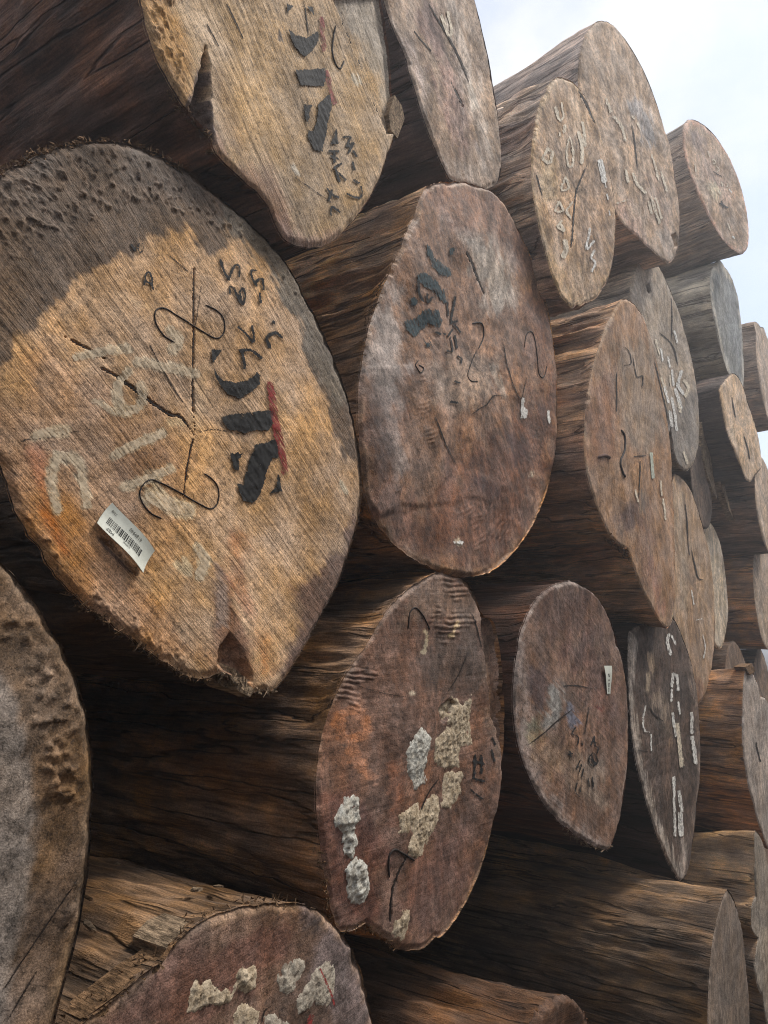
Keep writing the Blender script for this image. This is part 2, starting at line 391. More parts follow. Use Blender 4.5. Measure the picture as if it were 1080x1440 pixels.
        for pts, amp, sc, cov in lumps:
            m = sstep(0, 14, poly_sd(q, pts)+8*warp)
            n = fbm(V3(x, zz, 0*x, (sc, sc, 1), (seed, 6, 6)), 4)
            h = h+m*amp*np.clip(n+cov, 0, None)
        if full:
            for pts, wd, dep in cracks:
                if wd < 1.45: continue
                sp = smooth_line(pts, 5); d = seg_dist(q, sp); tp = np.linspace(0, 1, len(sp))[np.argmin(((q[:, None, :]-sp[None, ::3, :])**2).sum(-1), 1)*3]; d = d+wd*.75*np.abs(2*tp-1)**3
                jag = 1.0*fbm(V3(q[:, 0], q[:, 1], 0*x, (.22, .22, 1), (seed, 7, 1)), 3)
                h = h-2.4*dep*sstep(wd*.85, wd*.3, d+jag)
        return h
    L.height = height
    # --- cut face
    u = np.linspace(-1, 1, N+1); A, B = np.meshgrid(u, u, indexing='ij'); A, B = A.ravel(), B.ravel()
    big = np.abs(A) > np.abs(B); zero = (A == 0) & (B == 0)
    with np.errstate(divide='ignore', invalid='ignore'):
        r = np.where(big, A, B); ph = np.where(big, math.pi/4*B/A, math.pi/2-math.pi/4*A/B)
    ph = np.where(zero, 0, ph); ph = np.where(r < 0, ph+math.pi, ph); r = np.abs(r); ph = (ph+math.pi) % (2*math.pi)-math.pi
    rad = Rf(ph)*r; x, zz = rad*np.cos(ph), rad*np.sin(ph)
    edge = (1-r)*Rf(ph)
    h = height(x, zz)*sstep(-.004, .012, edge)
    h = h-.007*(1-sstep(0, .014, edge+.004*fbm(V3(x, zz, 0*x, (30, 30, 1), (seed, 5, 5)), 2)))
    q = l2px(x, zz)
    cb = np.tile(tint(base, gain), (len(x), 1))
    cb = cb*(1+vary*fbm(V3(x, zz, 0*x, (4, 4, 1), (seed, 1, 9)), 4))[:, None]
    st = stof(x, zz)
    w1 = fbm(V3(x, zz, 0*x, (14, 14, 1), (seed, 3, 3)), 4); w2 = noise3(V3(st[:, 0], st[:, 1], 0*x, (7, 110, 1), (seed, 2, 2)))
    w3 = noise3(V3(st[:, 0], st[:, 1], 0*x, (4, 26, 1), (seed, 5, 2)))
    if rim:
        rc, rw, rs = rim
        m = rs*(1-sstep(rw*.3, rw, edge+rw*.45*w1))[:, None]; cb = cb*(1-m)+tint(rc, gain)*m
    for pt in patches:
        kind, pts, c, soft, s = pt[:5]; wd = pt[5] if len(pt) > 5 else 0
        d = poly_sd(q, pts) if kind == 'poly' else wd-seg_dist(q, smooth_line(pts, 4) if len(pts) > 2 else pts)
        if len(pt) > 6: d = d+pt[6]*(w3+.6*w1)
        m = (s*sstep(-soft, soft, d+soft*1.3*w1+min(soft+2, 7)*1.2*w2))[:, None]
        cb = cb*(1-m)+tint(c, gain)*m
    idx = np.arange((N+1)**2).reshape(N+1, N+1)
    f = np.stack([idx[:-1, :-1], idx[:-1, 1:], idx[1:, 1:], idx[1:, :-1]], -1).reshape(-1, 4)
    mt = mat or face_mat(name+'_end_grain')
    L.face = mesh_obj('cut_face', np.stack([x, -h, zz], 1), f, mt, root, True, {'Col': ('FLOAT_COLOR', rgba(np.clip(cb, .004, .85))), 'st': ('FLOAT_VECTOR', st), 'rd': ('FLOAT_VECTOR', np.stack([(x-pth[0])/(st[:, 2]+.004), (zz-pth[1])/(st[:, 2]+.004), st[:, 2]+seed], 1))})
    # --- sides
    Mn, Ln = bark_res
    tt = np.linspace(-math.pi, math.pi, Mn, endpoint=False)
    yy = np.r_[.003, .012, .03, .06, np.linspace(.1, 1.2, int(Ln*.62)), np.linspace(1.25, length, Ln-4-int(Ln*.62))]
    TT, YY = np.meshgrid(tt, yy); TT, YY = TT.ravel(), YY.ravel()
    k = sstep(.02, .5, YY); rb = Rf(TT)*.9985*(1-k)+np.minimum(Rs(TT), R*1.08)*k*.99
    cx, sx = np.cos(TT)*R, np.sin(TT)*R
    g1 = fbm(V3(cx, YY, sx, (9, 1.1, 9), (seed, 2, 2)), 4); g2 = fbm(V3(cx, YY, sx, (30, 8, 30), (seed, 5, 2)), 3)
    ridge = 1-np.abs(fbm(V3(cx, YY, sx, (12, 3.2, 12), (seed+3, 5, 2)), 3))*2
    pl = fbm(V3(cx, YY, sx, (9, 1.6, 9), (seed+9, 5, 2)), 4)*3.0; pf = np.floor(pl); plate = pf+sstep(.72, 1.0, pl-pf)
    rb = rb+sstep(.003, .06, YY)*bark_amp*(.9*g1+.55*g2+.3*np.clip(ridge, -1, 1)+.35*plate-.4)
    rb = rb*(1-.02*YY)
    vb = np.stack([rb*np.cos(TT), YY, rb*np.sin(TT)], 1)
    bc = np.tile(tint(bark, bg or BARK_GAIN, .8), (len(TT), 1))*(1+.42*fbm(V3(cx, YY, sx, (5, 2, 5), (seed, 7, 2)), 4)+.3*g2+.14*np.clip(plate, -2, 2))[:, None]
    if bark_stain:
        m = sstep(.0, .5, fbm(V3(cx, YY, sx, (6, 4, 6), (seed, 1, 8)), 3)+.1)[:, None]*.7; bc = bc*(1-m)+tint(bark_stain, bg or BARK_GAIN, .8)*m
    idx = np.arange(len(yy)*Mn).reshape(len(yy), Mn); nx = np.roll(idx, -1, 1)
    f = np.stack([idx[:-1], nx[:-1], nx[1:], idx[1:]], -1).reshape(-1, 4)
    ctr = len(vb); vb = np.vstack([vb, [[0, length, 0]]]); bc = np.vstack([bc, bc[-1:]])
    capq = np.stack([idx[-1][::2], nx[-1][::2], np.roll(idx[-1][::2], -1), np.full(Mn//2, ctr)], -1)
    f = np.vstack([f, capq])
    L.bark = mesh_obj('bark', vb, f, bark_mat_ or BARK, root, True, {'Col': ('FLOAT_COLOR', rgba(np.clip(bc, .004, .85)))})
    def side(t, yv):
        """point on the log's flank at angle t, depth yv (local)"""
        kk = sstep(.02, .5, np.array([yv]))[0]; rr = float(Rf(t)*(1-kk)+min(Rs(t), R*1.08)*.99*kk); return Vector((rr*math.cos(t), yv, rr*math.sin(t)))
    L.side = side
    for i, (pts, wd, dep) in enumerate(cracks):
        marks(L, 'crack_shade', [('taper', pts, .75*wd if wd < 1.45 else .62*wd)], CRACK_SHADE, cell=max(.0012, R/400), rag=.4, lift=.0003 if wd < 1.45 else -.0012, seed=seed+i)  # tapered dark strip along each crack, its inner shade painted on
    return L

def marks(L, name, shapes, mat, cell=.0016, rag=2.0, lift=.0012, label=None, seed=0):
    lift = lift+L.extra
    """paint lying on the cut face. shapes: ('poly', pts) or ('line', pts, half width) in photo pixels"""
    P = np.vstack([np.array(s[1], float) for s in shapes]); wd = max([s[2] if len(s) > 2 else 0 for s in shapes])+rag+1
    lo, hi = P.min(0)-wd, P.max(0)+wd
    cor = L.px2l([(lo[0], lo[1]), (hi[0], lo[1]), (lo[0], hi[1]), (hi[0], hi[1])]); a, b = cor.min(0), cor.max(0)
    nx, nz = max(2, int((b[0]-a[0])/cell)), max(2, int((b[1]-a[1])/cell))
    gx, gz = np.meshgrid(np.linspace(a[0], b[0], nx+1), np.linspace(a[1], b[1], nz+1), indexing='ij'); gx, gz = gx.ravel(), gz.ravel()
    q = L.l2px(gx, gz); st = L.st(gx, gz); sd = np.full(len(gx), -1e9)
    for s in shapes:
        if s[0] == 'taper':
            sp = smooth_line(s[1], 6); t = np.argmin(((q[:, None, :]-sp[None])**2).sum(-1), 1)/(len(sp)-1)
            sd = np.maximum(sd, s[2]*(1.1-np.abs(2*t-1)**4)-seg_dist(q, sp)); continue
        d = poly_sd(q, s[1]) if s[0] == 'poly' else s[2]-seg_dist(q, smooth_line(s[1], 5) if len(s[1]) > 2 else s[1])
        sd = np.maximum(sd, d)
    sd = sd+rag*(.8*noise3(V3(st[:, 0], st[:, 1], 0*gx, (7, 190, 1), (seed, 1, 1)))+.6*noise3(V3(gx, gz, 0*gx, (50, 50, 1), (seed, 4, 1))))
    ok = (sd > 0); idx = np.arange((nx+1)*(nz+1)).reshape(nx+1, nz+1)
    f = np.stack([idx[:-1, :-1], idx[:-1, 1:], idx[1:, 1:], idx[1:, :-1]], -1).reshape(-1, 4)
    f = f[ok[f].sum(1) >= 3]
    if not len(f): return None
    used, inv = np.unique(f, return_inverse=True); f = inv.reshape(f.shape)
    x, zz = gx[used], gz[used]; hh = L.height(x, zz, False)+lift
    ob = mesh_obj(name, np.stack([x, -hh, zz], 1), f, mat, L.root, True, {'st': ('FLOAT_VECTOR', st[used])})
    if label: ob['label'] = label
    return ob

def strokes(L, name, lines, w, mat, **kw):
    """pen or brush strokes; those that touch become one mark, the rest marks of their own"""
    left = [list(map(tuple, q)) for q in lines]; k = kw.pop('seed', 0)
    while left:
        g = [left.pop(0)]; grew = True
        while grew:
            grew = False
            for q in list(left):
                if min(seg_dist(np.array(smooth_line(q, 5)), smooth_line(a, 5)).min() for a in g) < w*1.2: g.append(q); left.remove(q); grew = True
        marks(L, name, [('line', q, w) for q in g], mat, seed=k, **kw); k += 1

def foam(L, name, pts, mat, amp=.016, cell=.0035, rag=3.0, seed=0, sc=70):
    P = np.array(pts, float); lo, hi = P.min(0)-rag*2, P.max(0)+rag*2
    cor = L.px2l([(lo[0], lo[1]), (hi[0], lo[1]), (lo[0], hi[1]), (hi[0], hi[1])]); a, b = cor.min(0), cor.max(0)
    nx, nz = int((b[0]-a[0])/cell), int((b[1]-a[1])/cell)
    gx, gz = np.meshgrid(np.linspace(a[0], b[0], nx+1), np.linspace(a[1], b[1], nz+1), indexing='ij'); gx, gz = gx.ravel(), gz.ravel()
    q = L.l2px(gx, gz)
    sd = poly_sd(q, P)+1.5+rag*fbm(V3(gx, gz, 0*gx, (35, 35, 1), (seed, 1, 1)), 3)
    ok = sd > 0; idx = np.arange((nx+1)*(nz+1)).reshape(nx+1, nz+1)
    f = np.stack([idx[:-1, :-1], idx[:-1, 1:], idx[1:, 1:], idx[1:, :-1]], -1).reshape(-1, 4); f = f[ok[f].sum(1) >= 3]
    used, inv = np.unique(f, return_inverse=True); f = inv.reshape(f.shape); x, zz, s = gx[used], gz[used], sd[used]
    dome = 1-np.exp(-np.clip(s, 0, None)/5.0)
    h = L.height(x, zz, False)-.0012+dome*(amp*.35+amp*(.6*np.abs(fbm(V3(x, zz, 0*x, (sc*1.2, sc*1.2, 1), (seed, 5, 1)), 4))*1.6+.35*fbm(V3(x, zz, 0*x, (22, 22, 1), (seed, 2, 1)), 2)))
    jit = .0035*np.stack([fbm(V3(x, zz, 0*x, (120, 120, 1), (seed, k, 3)), 2) for k in (1, 2)], 1)
    return mesh_obj(name, np.stack([x+jit[:, 0], -h, zz+jit[:, 1]], 1), f, mat, L.root)

def tube(L, name, pts, rad, mat, lift=.002, n=7, sub=6):
    p = smooth_line(pts, sub); q = L.px2l(p); h = L.height(q[:, 0], q[:, 1], False)+lift
    c = np.stack([q[:, 0], -h, q[:, 1]], 1); d = np.gradient(c, axis=0); d /= np.linalg.norm(d, axis=1)[:, None]
    nrm = np.array([0, -1.0, 0]); s = np.cross(d, nrm); s /= np.linalg.norm(s, axis=1)[:, None]+1e-9; t = np.cross(s, d)
    ang = np.linspace(0, 2*math.pi, n, endpoint=False)
    k = np.ones(len(c)); k[0] = k[-1] = .4
    v = (c[:, None]+rad*k[:, None, None]*(np.cos(ang)[None, :, None]*s[:, None]+np.sin(ang)[None, :, None]*t[:, None])).reshape(-1, 3)
    idx = np.arange(len(c)*n).reshape(len(c), n); nx = np.roll(idx, -1, 1)
    f = np.stack([idx[:-1], nx[:-1], nx[1:], idx[1:]], -1).reshape(-1, 4)
    return mesh_obj(name, v, f, mat, L.root)

def fringe(L, p0, p1, n, ln=(.008, .03), wd=(.001, .004), mat=None, out=.004, depth=(.0, .03), seed=1, name='torn_fibres'):
    """loose fibres standing along the rim between two rim pixels (counted anticlockwise from p0 to p1)"""
    rg = np.random.default_rng(seed); e = L.px2l([p0, p1]); t0, t1 = np.arctan2(e[:, 1], e[:, 0])
    if t1 < t0: t1 += 2*math.pi
    v, f = [], []
    for i in range(n):
        t = rg.uniform(t0, t1); t = (t+math.pi) % (2*math.pi)-math.pi; r = float(L.Rf(t))+rg.uniform(-out, out)
        c = np.array([r*math.cos(t), rg.uniform(*depth), r*math.sin(t)])
        d = rg.normal(size=3)*np.array([1, .8, 1])+.7*np.array([math.cos(t), 0, math.sin(t)]); d /= np.linalg.norm(d)
        s = np.cross(d, rg.normal(size=3)); s /= np.linalg.norm(s); w = np.cross(d, s); l_, k = rg.uniform(*ln), rg.uniform(*wd); b = len(v)
        v += [c-d*l_*.4+s*k, c-d*l_*.4-s*k*.5+w*k*.6, c-d*l_*.4-s*k*.5-w*k*.6, c+d*l_*.6]
        f += [(b, b+1, b+3), (b+1, b+2, b+3), (b+2, b, b+3), (b, b+2, b+1)]
    ob = mesh_obj(name, np.array(v), np.array(f), mat or SPLINT, L.root, False); ob['kind'] = 'stuff'; return ob

def slab(L, name, pts, y0, y1, mat, seed=0, n=None):
    """a broken slab of wood: outline read in photo pixels, real thickness y0..y1 in front of the cut face"""
    q = L.px2l(pts); m = len(q); rg = np.random.default_rng(seed)
    v = [(a[0], -(y1+rg.uniform(-.004, .004)), a[1]) for a in q]+[(a[0], -(y0+rg.uniform(-.004, .004)), a[1]) for a in q]
    f = [tuple(range(m))[::-1], tuple(range(m, 2*m))]+[(i, (i+1) % m, m+(i+1) % m, m+i) for i in range(m)]
    o = mesh_obj(name, np.array(v), f, mat, L.root, False); return o

def text_mesh(body, size):
    cu = bpy.data.curves.new('print', 'FONT'); cu.body = body; cu.size = size; cu.align_x = 'LEFT'
    ob = bpy.data.objects.new('print', cu); col.objects.link(ob)
    dg = bpy.context.evaluated_depsgraph_get(); me = ob.evaluated_get(dg).to_mesh()
    v = np.array([w.co[:2] for w in me.vertices]).reshape(-1, 2); f = [tuple(p.vertices) for p in me.polygons]
    ob.evaluated_get(dg).to_mesh_clear(); bpy.data.objects.remove(ob); bpy.data.curves.remove(cu); return v, f

def paper_tag(L, c4, rows, bars=True, curl=.012, lift=.006, seed=0):
    """stapled paper tag; c4 = pixel corners of (0,0),(1,0),(1,1),(0,1) in reading direction"""
    q = L.px2l(c4); h0 = float(L.height(q[:, 0], q[:, 1], False).max())+lift
    def pos(s, t, up=0.):
        s, t = np.asarray(s, float), np.asarray(t, float)
        w = ((1-s)*(1-t))[:, None]*q[0]+(s*(1-t))[:, None]*q[1]+(s*t)[:, None]*q[2]+((1-s)*t)[:, None]*q[3]
        d = h0+curl*(.35*np.sin(s*4.2+.4)+.9*(t-.35)**2)+up
        return np.stack([w[:, 0], -d, w[:, 1]], 1)
    S_, T_ = np.meshgrid(np.linspace(0, 1, 17), np.linspace(0, 1, 7), indexing='ij')
    idx = np.arange(17*7).reshape(17, 7); f = np.stack([idx[:-1, :-1], idx[1:, :-1], idx[1:, 1:], idx[:-1, 1:]], -1).reshape(-1, 4)
    a, b = pos(S_.ravel(), T_.ravel()), pos(S_.ravel(), T_.ravel(), -.0009)
    tag = mesh_obj('paper_tag', np.vstack([a, b]), np.vstack([f, f[:, ::-1]+len(a)]), PAPER, L.root)
    rg = np.random.default_rng(seed)
    if bars:
        v, fs = [], []; s = .20
        while s < .88:
            w = rg.choice([.006, .006, .011, .018]); p = pos([s, s+w, s+w, s], [.42, .42, .70, .70], .0006); b0 = len(v); v += list(p); fs.append((b0, b0+1, b0+2, b0+3)); s += w+rg.choice([.007, .010, .016])
        mesh_obj('barcode', np.array(v), fs, PRINT, tag, False)
    asp = np.hypot(*(q[1]-q[0]))/np.hypot(*(q[3]-q[0]))
    for body, s0, t0, sz in rows:
        tv, tf = text_mesh(body, sz)
        if len(tv): mesh_obj('printed_text', pos(s0+tv[:, 0]/asp, t0+tv[:, 1], .0007), tf, PRINT, tag, False)
    tag['label'] = 'white paper tag with barcode and small print' if bars else 'narrow white printed paper tag'
    return tag

BARK = bark_mat('weathered_log_side')
BARK_SOFT = bark_mat('smooth_log_side', .6)
# ---------------------------------------------------------------- ground
def ground():
    n = 90; g = np.linspace(-1, 1, n+1); g = np.sign(g)*np.abs(g)**3*300
    X, Y = np.meshgrid(g, g, indexing='ij'); x, y = X.ravel(), Y.ravel()
    zz = -.03+.02*fbm(V3(x, y, 0*x, (.6, .6, 1)), 3)*np.exp(-np.hypot(x, y)/80)
    idx = np.arange((n+1)**2).reshape(n+1, n+1); f = np.stack([idx[:-1, :-1], idx[1:, :-1], idx[1:, 1:], idx[:-1, 1:]], -1).reshape(-1, 4)
    m, nn, l, b = newmat('packed_earth', .95, .1); oc = nn.new('ShaderNodeTexCoord').outputs['Object']
    a = tex(nn, l, oc, 1.3, 8, .65); c = tex(nn, l, oc, 40, 5, .65)
    cc = mixc(nn, l, ramp(nn, l, a, .35, .65), (.055, .041, .03), (.09, .068, .048)); cc = mul_col(nn, l, cc, ramp(nn, l, c, .3, .7, .7, 1.25)); l.new(cc, b.inputs['Base Color'])
    bp = nn.new('ShaderNodeBump'); bp.inputs['Distance'].default_value = .03; l.new(c, bp.inputs['Height']); l.new(bp.outputs['Normal'], b.inputs['Normal'])
    o = mesh_obj('ground', np.stack([x, y, zz], 1), f, m); o['kind'] = 'structure'; o['label'] = 'packed brown earth of the timber yard'
ground()

# ---------------------------------------------------------------- big tan log with the stencil (upper left)
z1 = lambda p: z(p, 4.5, 180, 340)
z2 = lambda p: z(p, 4.5, 180, 540)
z3 = lambda p: z(p, 3.6, 0, 460)
PALEC = (206, 184, 148)
A = make_log('big_tan_log', bg=1.1, label='big tan log with black stencil letters, two s-hooks and a white barcode tag',
    o=[(0,246),(30,228),(60,214),(95,203),(125,199),(165,198),(200,206),(230,217),(262,236),(295,262),(330,292),(362,322),(392,352),(414,385),(432,420),(450,455),(466,490),(480,525),(491,560),(501,600),(508,640),(511,690),(508,725),(500,752),(488,790),(470,835),(450,872),(435,903),(420,927),(405,950),(390,970),(372,972),(355,976),(340,962),(322,952),(305,945),(300,955),(280,956),(260,948),(235,932),(210,916),(180,893),(150,871),(122,850),(100,832),(78,806),(60,780),(43,757),(30,732),(16,700),(3,655)],
    y=-.05, N=400, base=(168, 133, 95), bark=(96, 72, 50), saw=((330, 330), (500, 620)), seed=1, sawh=.0006, und=.008, pith=(275, 605), rag=.0035, bark_res=(260, 90), vary=.22,
    mat=face_mat('tan_end_grain', saw=.74, mottle=.6, radial=.2, speck=.3, ring=.32, fleck=(.50, .38, .24)),
    patches=[
        ('poly', [(-80,640),(0,560),(70,470),(150,520),(255,600),(270,700),(200,830),(120,850),(0,760)], (140, 104, 74), 34, .6),
        ('poly', [(10,640),(60,640),(140,760),(250,880),(300,930),(220,925),(100,840),(30,740)], (158, 112, 68), 14, .7),
        ('line', [(52,640),(62,700),(90,780)], (160, 92, 50), 10, .6, 8),
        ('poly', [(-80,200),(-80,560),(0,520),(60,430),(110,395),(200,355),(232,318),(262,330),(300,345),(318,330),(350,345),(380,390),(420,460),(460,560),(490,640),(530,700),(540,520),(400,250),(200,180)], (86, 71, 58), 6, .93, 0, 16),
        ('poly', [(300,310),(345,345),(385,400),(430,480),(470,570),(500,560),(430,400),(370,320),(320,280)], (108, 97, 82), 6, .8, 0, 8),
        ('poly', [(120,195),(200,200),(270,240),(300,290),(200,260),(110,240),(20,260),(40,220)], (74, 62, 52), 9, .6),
        ('poly', [(415,825),(450,800),(480,770),(500,720),(520,760),(440,930),(395,975),(400,930),(425,880)], (92, 70, 62), 9, .85),
        ('poly', [(300,850),(312,800),(325,850),(345,880),(370,950),(340,985),(300,960)], (112, 72, 48), 9, .8),
        ('poly', [(305,790),(318,830),(316,880),(304,880)], (150, 130, 115), 5, .6),
        ('line', [(330,760),(350,860),(375,940)], (164, 100, 52), 11, .6, 9),
        ('line', [(205,800),(260,860),(290,930)], (176, 134, 88), 14, .5, 16),
        ('line', z3([(390,150),(540,122),(640,112)]), PALEC, 2.4, .85, 7),
        ('line', z3([(690,180),(760,190),(870,212),(990,235)]), PALEC, 2.4, .85, 8),
        ('line', z3([(860,20),(905,60),(870,110)]), (206, 184, 148), 3, .9, 8),
        ('line', z3([(640,225),(592,300),(605,390),(680,420),(715,360),(700,300)]), PALEC, 2.4, .85, 7.5),
        ('line', z3([(470,372),(560,425),(650,440)]), PALEC, 2.4, .85, 4.5),
        ('line', z3([(190,545),(330,520)]), (196, 168, 126), 2.2, .85, 8),
        ('line', z3([(300,650),(395,690),(425,800),(440,900)]), PALEC, 3, .85, 7),
        ('line', z3([(290,660),(262,780),(285,930)]), PALEC, 3, .85, 7),
        ('line', z3([(580,650),(690,590),(820,540)]), PALEC, 2.4, .85, 7.5),
        ('line', z3([(630,810),(720,780),(860,720)]), PALEC, 2.4, .85, 7),
        ('line', z3([(770,860),(860,900),(950,925)]), PALEC, 4, .85, 13),
        ('line', z3([(1010,1120),(1040,1180),(1010,1260)]), PALEC, 2.4, .85, 8),
        ('line', z3([(900,1200),(960,1250),(940,1180)]), PALEC, 3, .85, 6),
        ('line', z3([(870,480),(920,480)]), (196, 168, 126), 3, .7, 8),
        ('poly', z3([(560,640),(720,640),(850,580),(860,680),(700,760),(600,770)]), (104, 78, 60), 5, .5),
        ('poly', z3([(660,200),(960,240),(960,330),(760,250)]), (128, 96, 64), 5, .5),
        ('poly', z3([(500,1060),(560,1120),(640,1200),(690,1260),(600,1200),(520,1110)]), (70, 52, 44), 4, .9),
        ('line', [(160,410),(250,455),(300,480)], (190, 156, 112), 2, .5, 1.6),
        ('line', [(275,600),(285,520)], (182, 150, 108), 8, .5, 8),
        ('line', [(480,680),(488,690)], (214, 196, 160), 3, .8, 4),
    ],
    cracks=[(z3([(330,40),(450,110),(530,160)]), 1.6, .010), (z3([(480,190),(600,260),(720,350),(860,440),(915,450),(980,535)]), 2.6, .022),
            ([(275,362),(273,420),(271,520),(275,605)], 1.7, .016), ([(275,605),(266,650),(259,700)], 1.9, .014),
            (z2([(430,310),(540,285),(640,300),(800,330)]), .9, .005), (z3([(80,620),(130,570),(240,560),(370,530),(520,510)]), .9, .004),
            (z1([(240,60),(400,200)]), 1.0, .004), ([(205,480),(240,540),(262,570)], 1.0, .005), (z1([(420,560),(470,250)]), .9, .004)],
    recess=[(z3([(505,1060),(560,1120),(640,1200),(690,1255),(640,1190),(560,1080)]), .012, 3), ([(306,905),(322,890),(335,905),(352,935),(358,960),(338,958),(318,945),(306,935)], .022, 9)],
    lumps=[([(-60,250),(60,215),(150,200),(260,235),(330,290),(400,360),(440,440),(430,450),(370,370),(300,320),(200,290),(100,330),(0,380)], .006, 80, -.14),
           ([(30,700),(110,800),(250,900),(300,930),(250,945),(120,850),(40,750)], .006, 60, -.02)],
    rim=((118, 100, 84), .03, .35))
for i, (q, w) in enumerate([([(390,150),(540,122),(640,112)], 6), ([(690,180),(760,190),(870,212),(990,235)], 6.5), ([(860,20),(905,60),(870,110)], 7), ([(640,225),(592,300),(605,390),(680,420),(715,360),(700,300)], 6), ([(470,372),(560,425),(650,440)], 4),
        ([(190,545),(330,520)], 7), ([(290,930),(262,780),(300,650),(395,690),(425,800),(440,900)], 6), ([(580,650),(690,590),(820,540)], 6.5), ([(630,810),(720,780),(860,720)], 6), ([(770,860),(860,900),(950,925)], 10), ([(1010,1120),(1040,1180),(1010,1260)], 7)]):
    marks(A, 'washed_out_letter', [('line', z3(q), w)], GHOST, rag=2.5, lift=.0006, seed=300+i)
blk = lambda i, p: marks(A, 'stencil_letter', [('poly', q) for q in p], BLACK, lift=.0022, rag=1.9, seed=i)
blk(1, [z1([(520,680),(600,685),(555,730),(540,770),(525,770)]), z1([(535,790),(560,840),(600,875),(680,890),(750,875),(790,850),(800,815),(825,850),(830,900),(780,950),(700,995),(630,965),(580,910),(540,840)])])
blk(2, [z2([(590,205),(640,195),(760,180),(880,165),(905,180),(905,250),(880,300),(800,295),(730,312),(640,290),(605,240)])])
blk(3, [z2([(800,385),(860,370),(915,350),(940,380),(938,480),(905,470),(880,520),(860,620),(830,710),(790,760),(740,740),(705,680),(690,620),(735,640),(745,580),(770,480)]), z2([(650,435),(740,435),(705,480),(710,560),(670,520)]), z2([(940,565),(955,620),(965,680),(890,695),(930,640)])])
marks(A, 'red_line', [('line', z2([(885,10),(898,90),(908,200),(932,320),(965,440),(982,550)]), 5)], RED, rag=2.2, seed=4, lift=.0022)
for i, p in enumerate([
        [[(100,275),(115,205),(147,202),(157,298)], [(104,248),(156,272)]],
        [[(580,115),(600,190),(625,245)], [(625,245),(655,170),(690,152),(692,222)]],
        [[(630,335),(628,297),(650,295),(690,370),(713,397),(727,345),(712,300),(692,330),(700,388)]],
        [[(797,185),(765,190),(775,250),(800,282)], [(790,262),(815,243),(838,246),(842,305)]],
        [[(820,335),(830,388)]], [[(965,607),(920,580),(865,610),(885,668)], [(905,510),(908,516)]],
        [[(690,545),(740,590),(785,637),(772,540)]], [[(700,690),(770,690),(835,737)], [(715,690),(735,797)]]]):
    strokes(A, 'handwriting', [z1(q) for q in p], 1.9 if i not in (5, 7) else 2.4, INK, rag=.9, seed=i, lift=.0018)
strokes(A, 'handwriting', [z1(q) for q in ([(12,60),(18,15),(45,60),(50,20)], [(62,40),(70,12),(95,15),(100,45),(80,68),(62,40)])], 1.1, INK, rag=.8, seed=21)
tube(A, 's_hook', z1([(290,640),(215,590),(170,520),(165,450),(200,420),(250,430),(330,480),(430,545),(530,605),(580,605),(605,560),(600,490),(560,440),(490,400)]), .0013, IRON, lift=.0006)
tube(A, 's_hook', z2([(215,850),(150,820),(100,760),(80,690),(105,630),(155,605),(220,630),(330,685),(450,755),(530,788),(575,750),(580,660),(540,600),(485,565)]), .0012, IRON, lift=.0005)
paper_tag(A, [(212,775), (157,707), (133,736), (193,806)], [('6189940', .30, .16, .17), ('MEF', .70, .78, .19), ('2248', .82, .16, .12), ('6189940', .40, .74, .09)], seed=3, curl=.016, lift=.004)
fringe(A, (262, 236), (0, 246), 900, (.004, .013), (.001, .0035), SPLINT, .008, (.002, .06), 3)
fringe(A, (100, 832), (300, 955), 160, (.006, .02), (.0008, .003), SPLINT, .003, (.0, .02), 4)
fringe(A, (300, 955), (392, 968), 80, (.008, .028), (.001, .004), SPLINT_P, .006, (-.004, .03), 5)
slab(A, 'broken_splinter', [(303,925),(312,930),(335,940),(352,952),(358,978),(345,974),(322,966),(305,950)], -.05, -.012, SPLINT_P, 2)
slab(A, 'broken_splinter', [(322,948),(340,955),(356,970),(350,980),(336,972)], -.03, .002, SPLINT_P, 3)

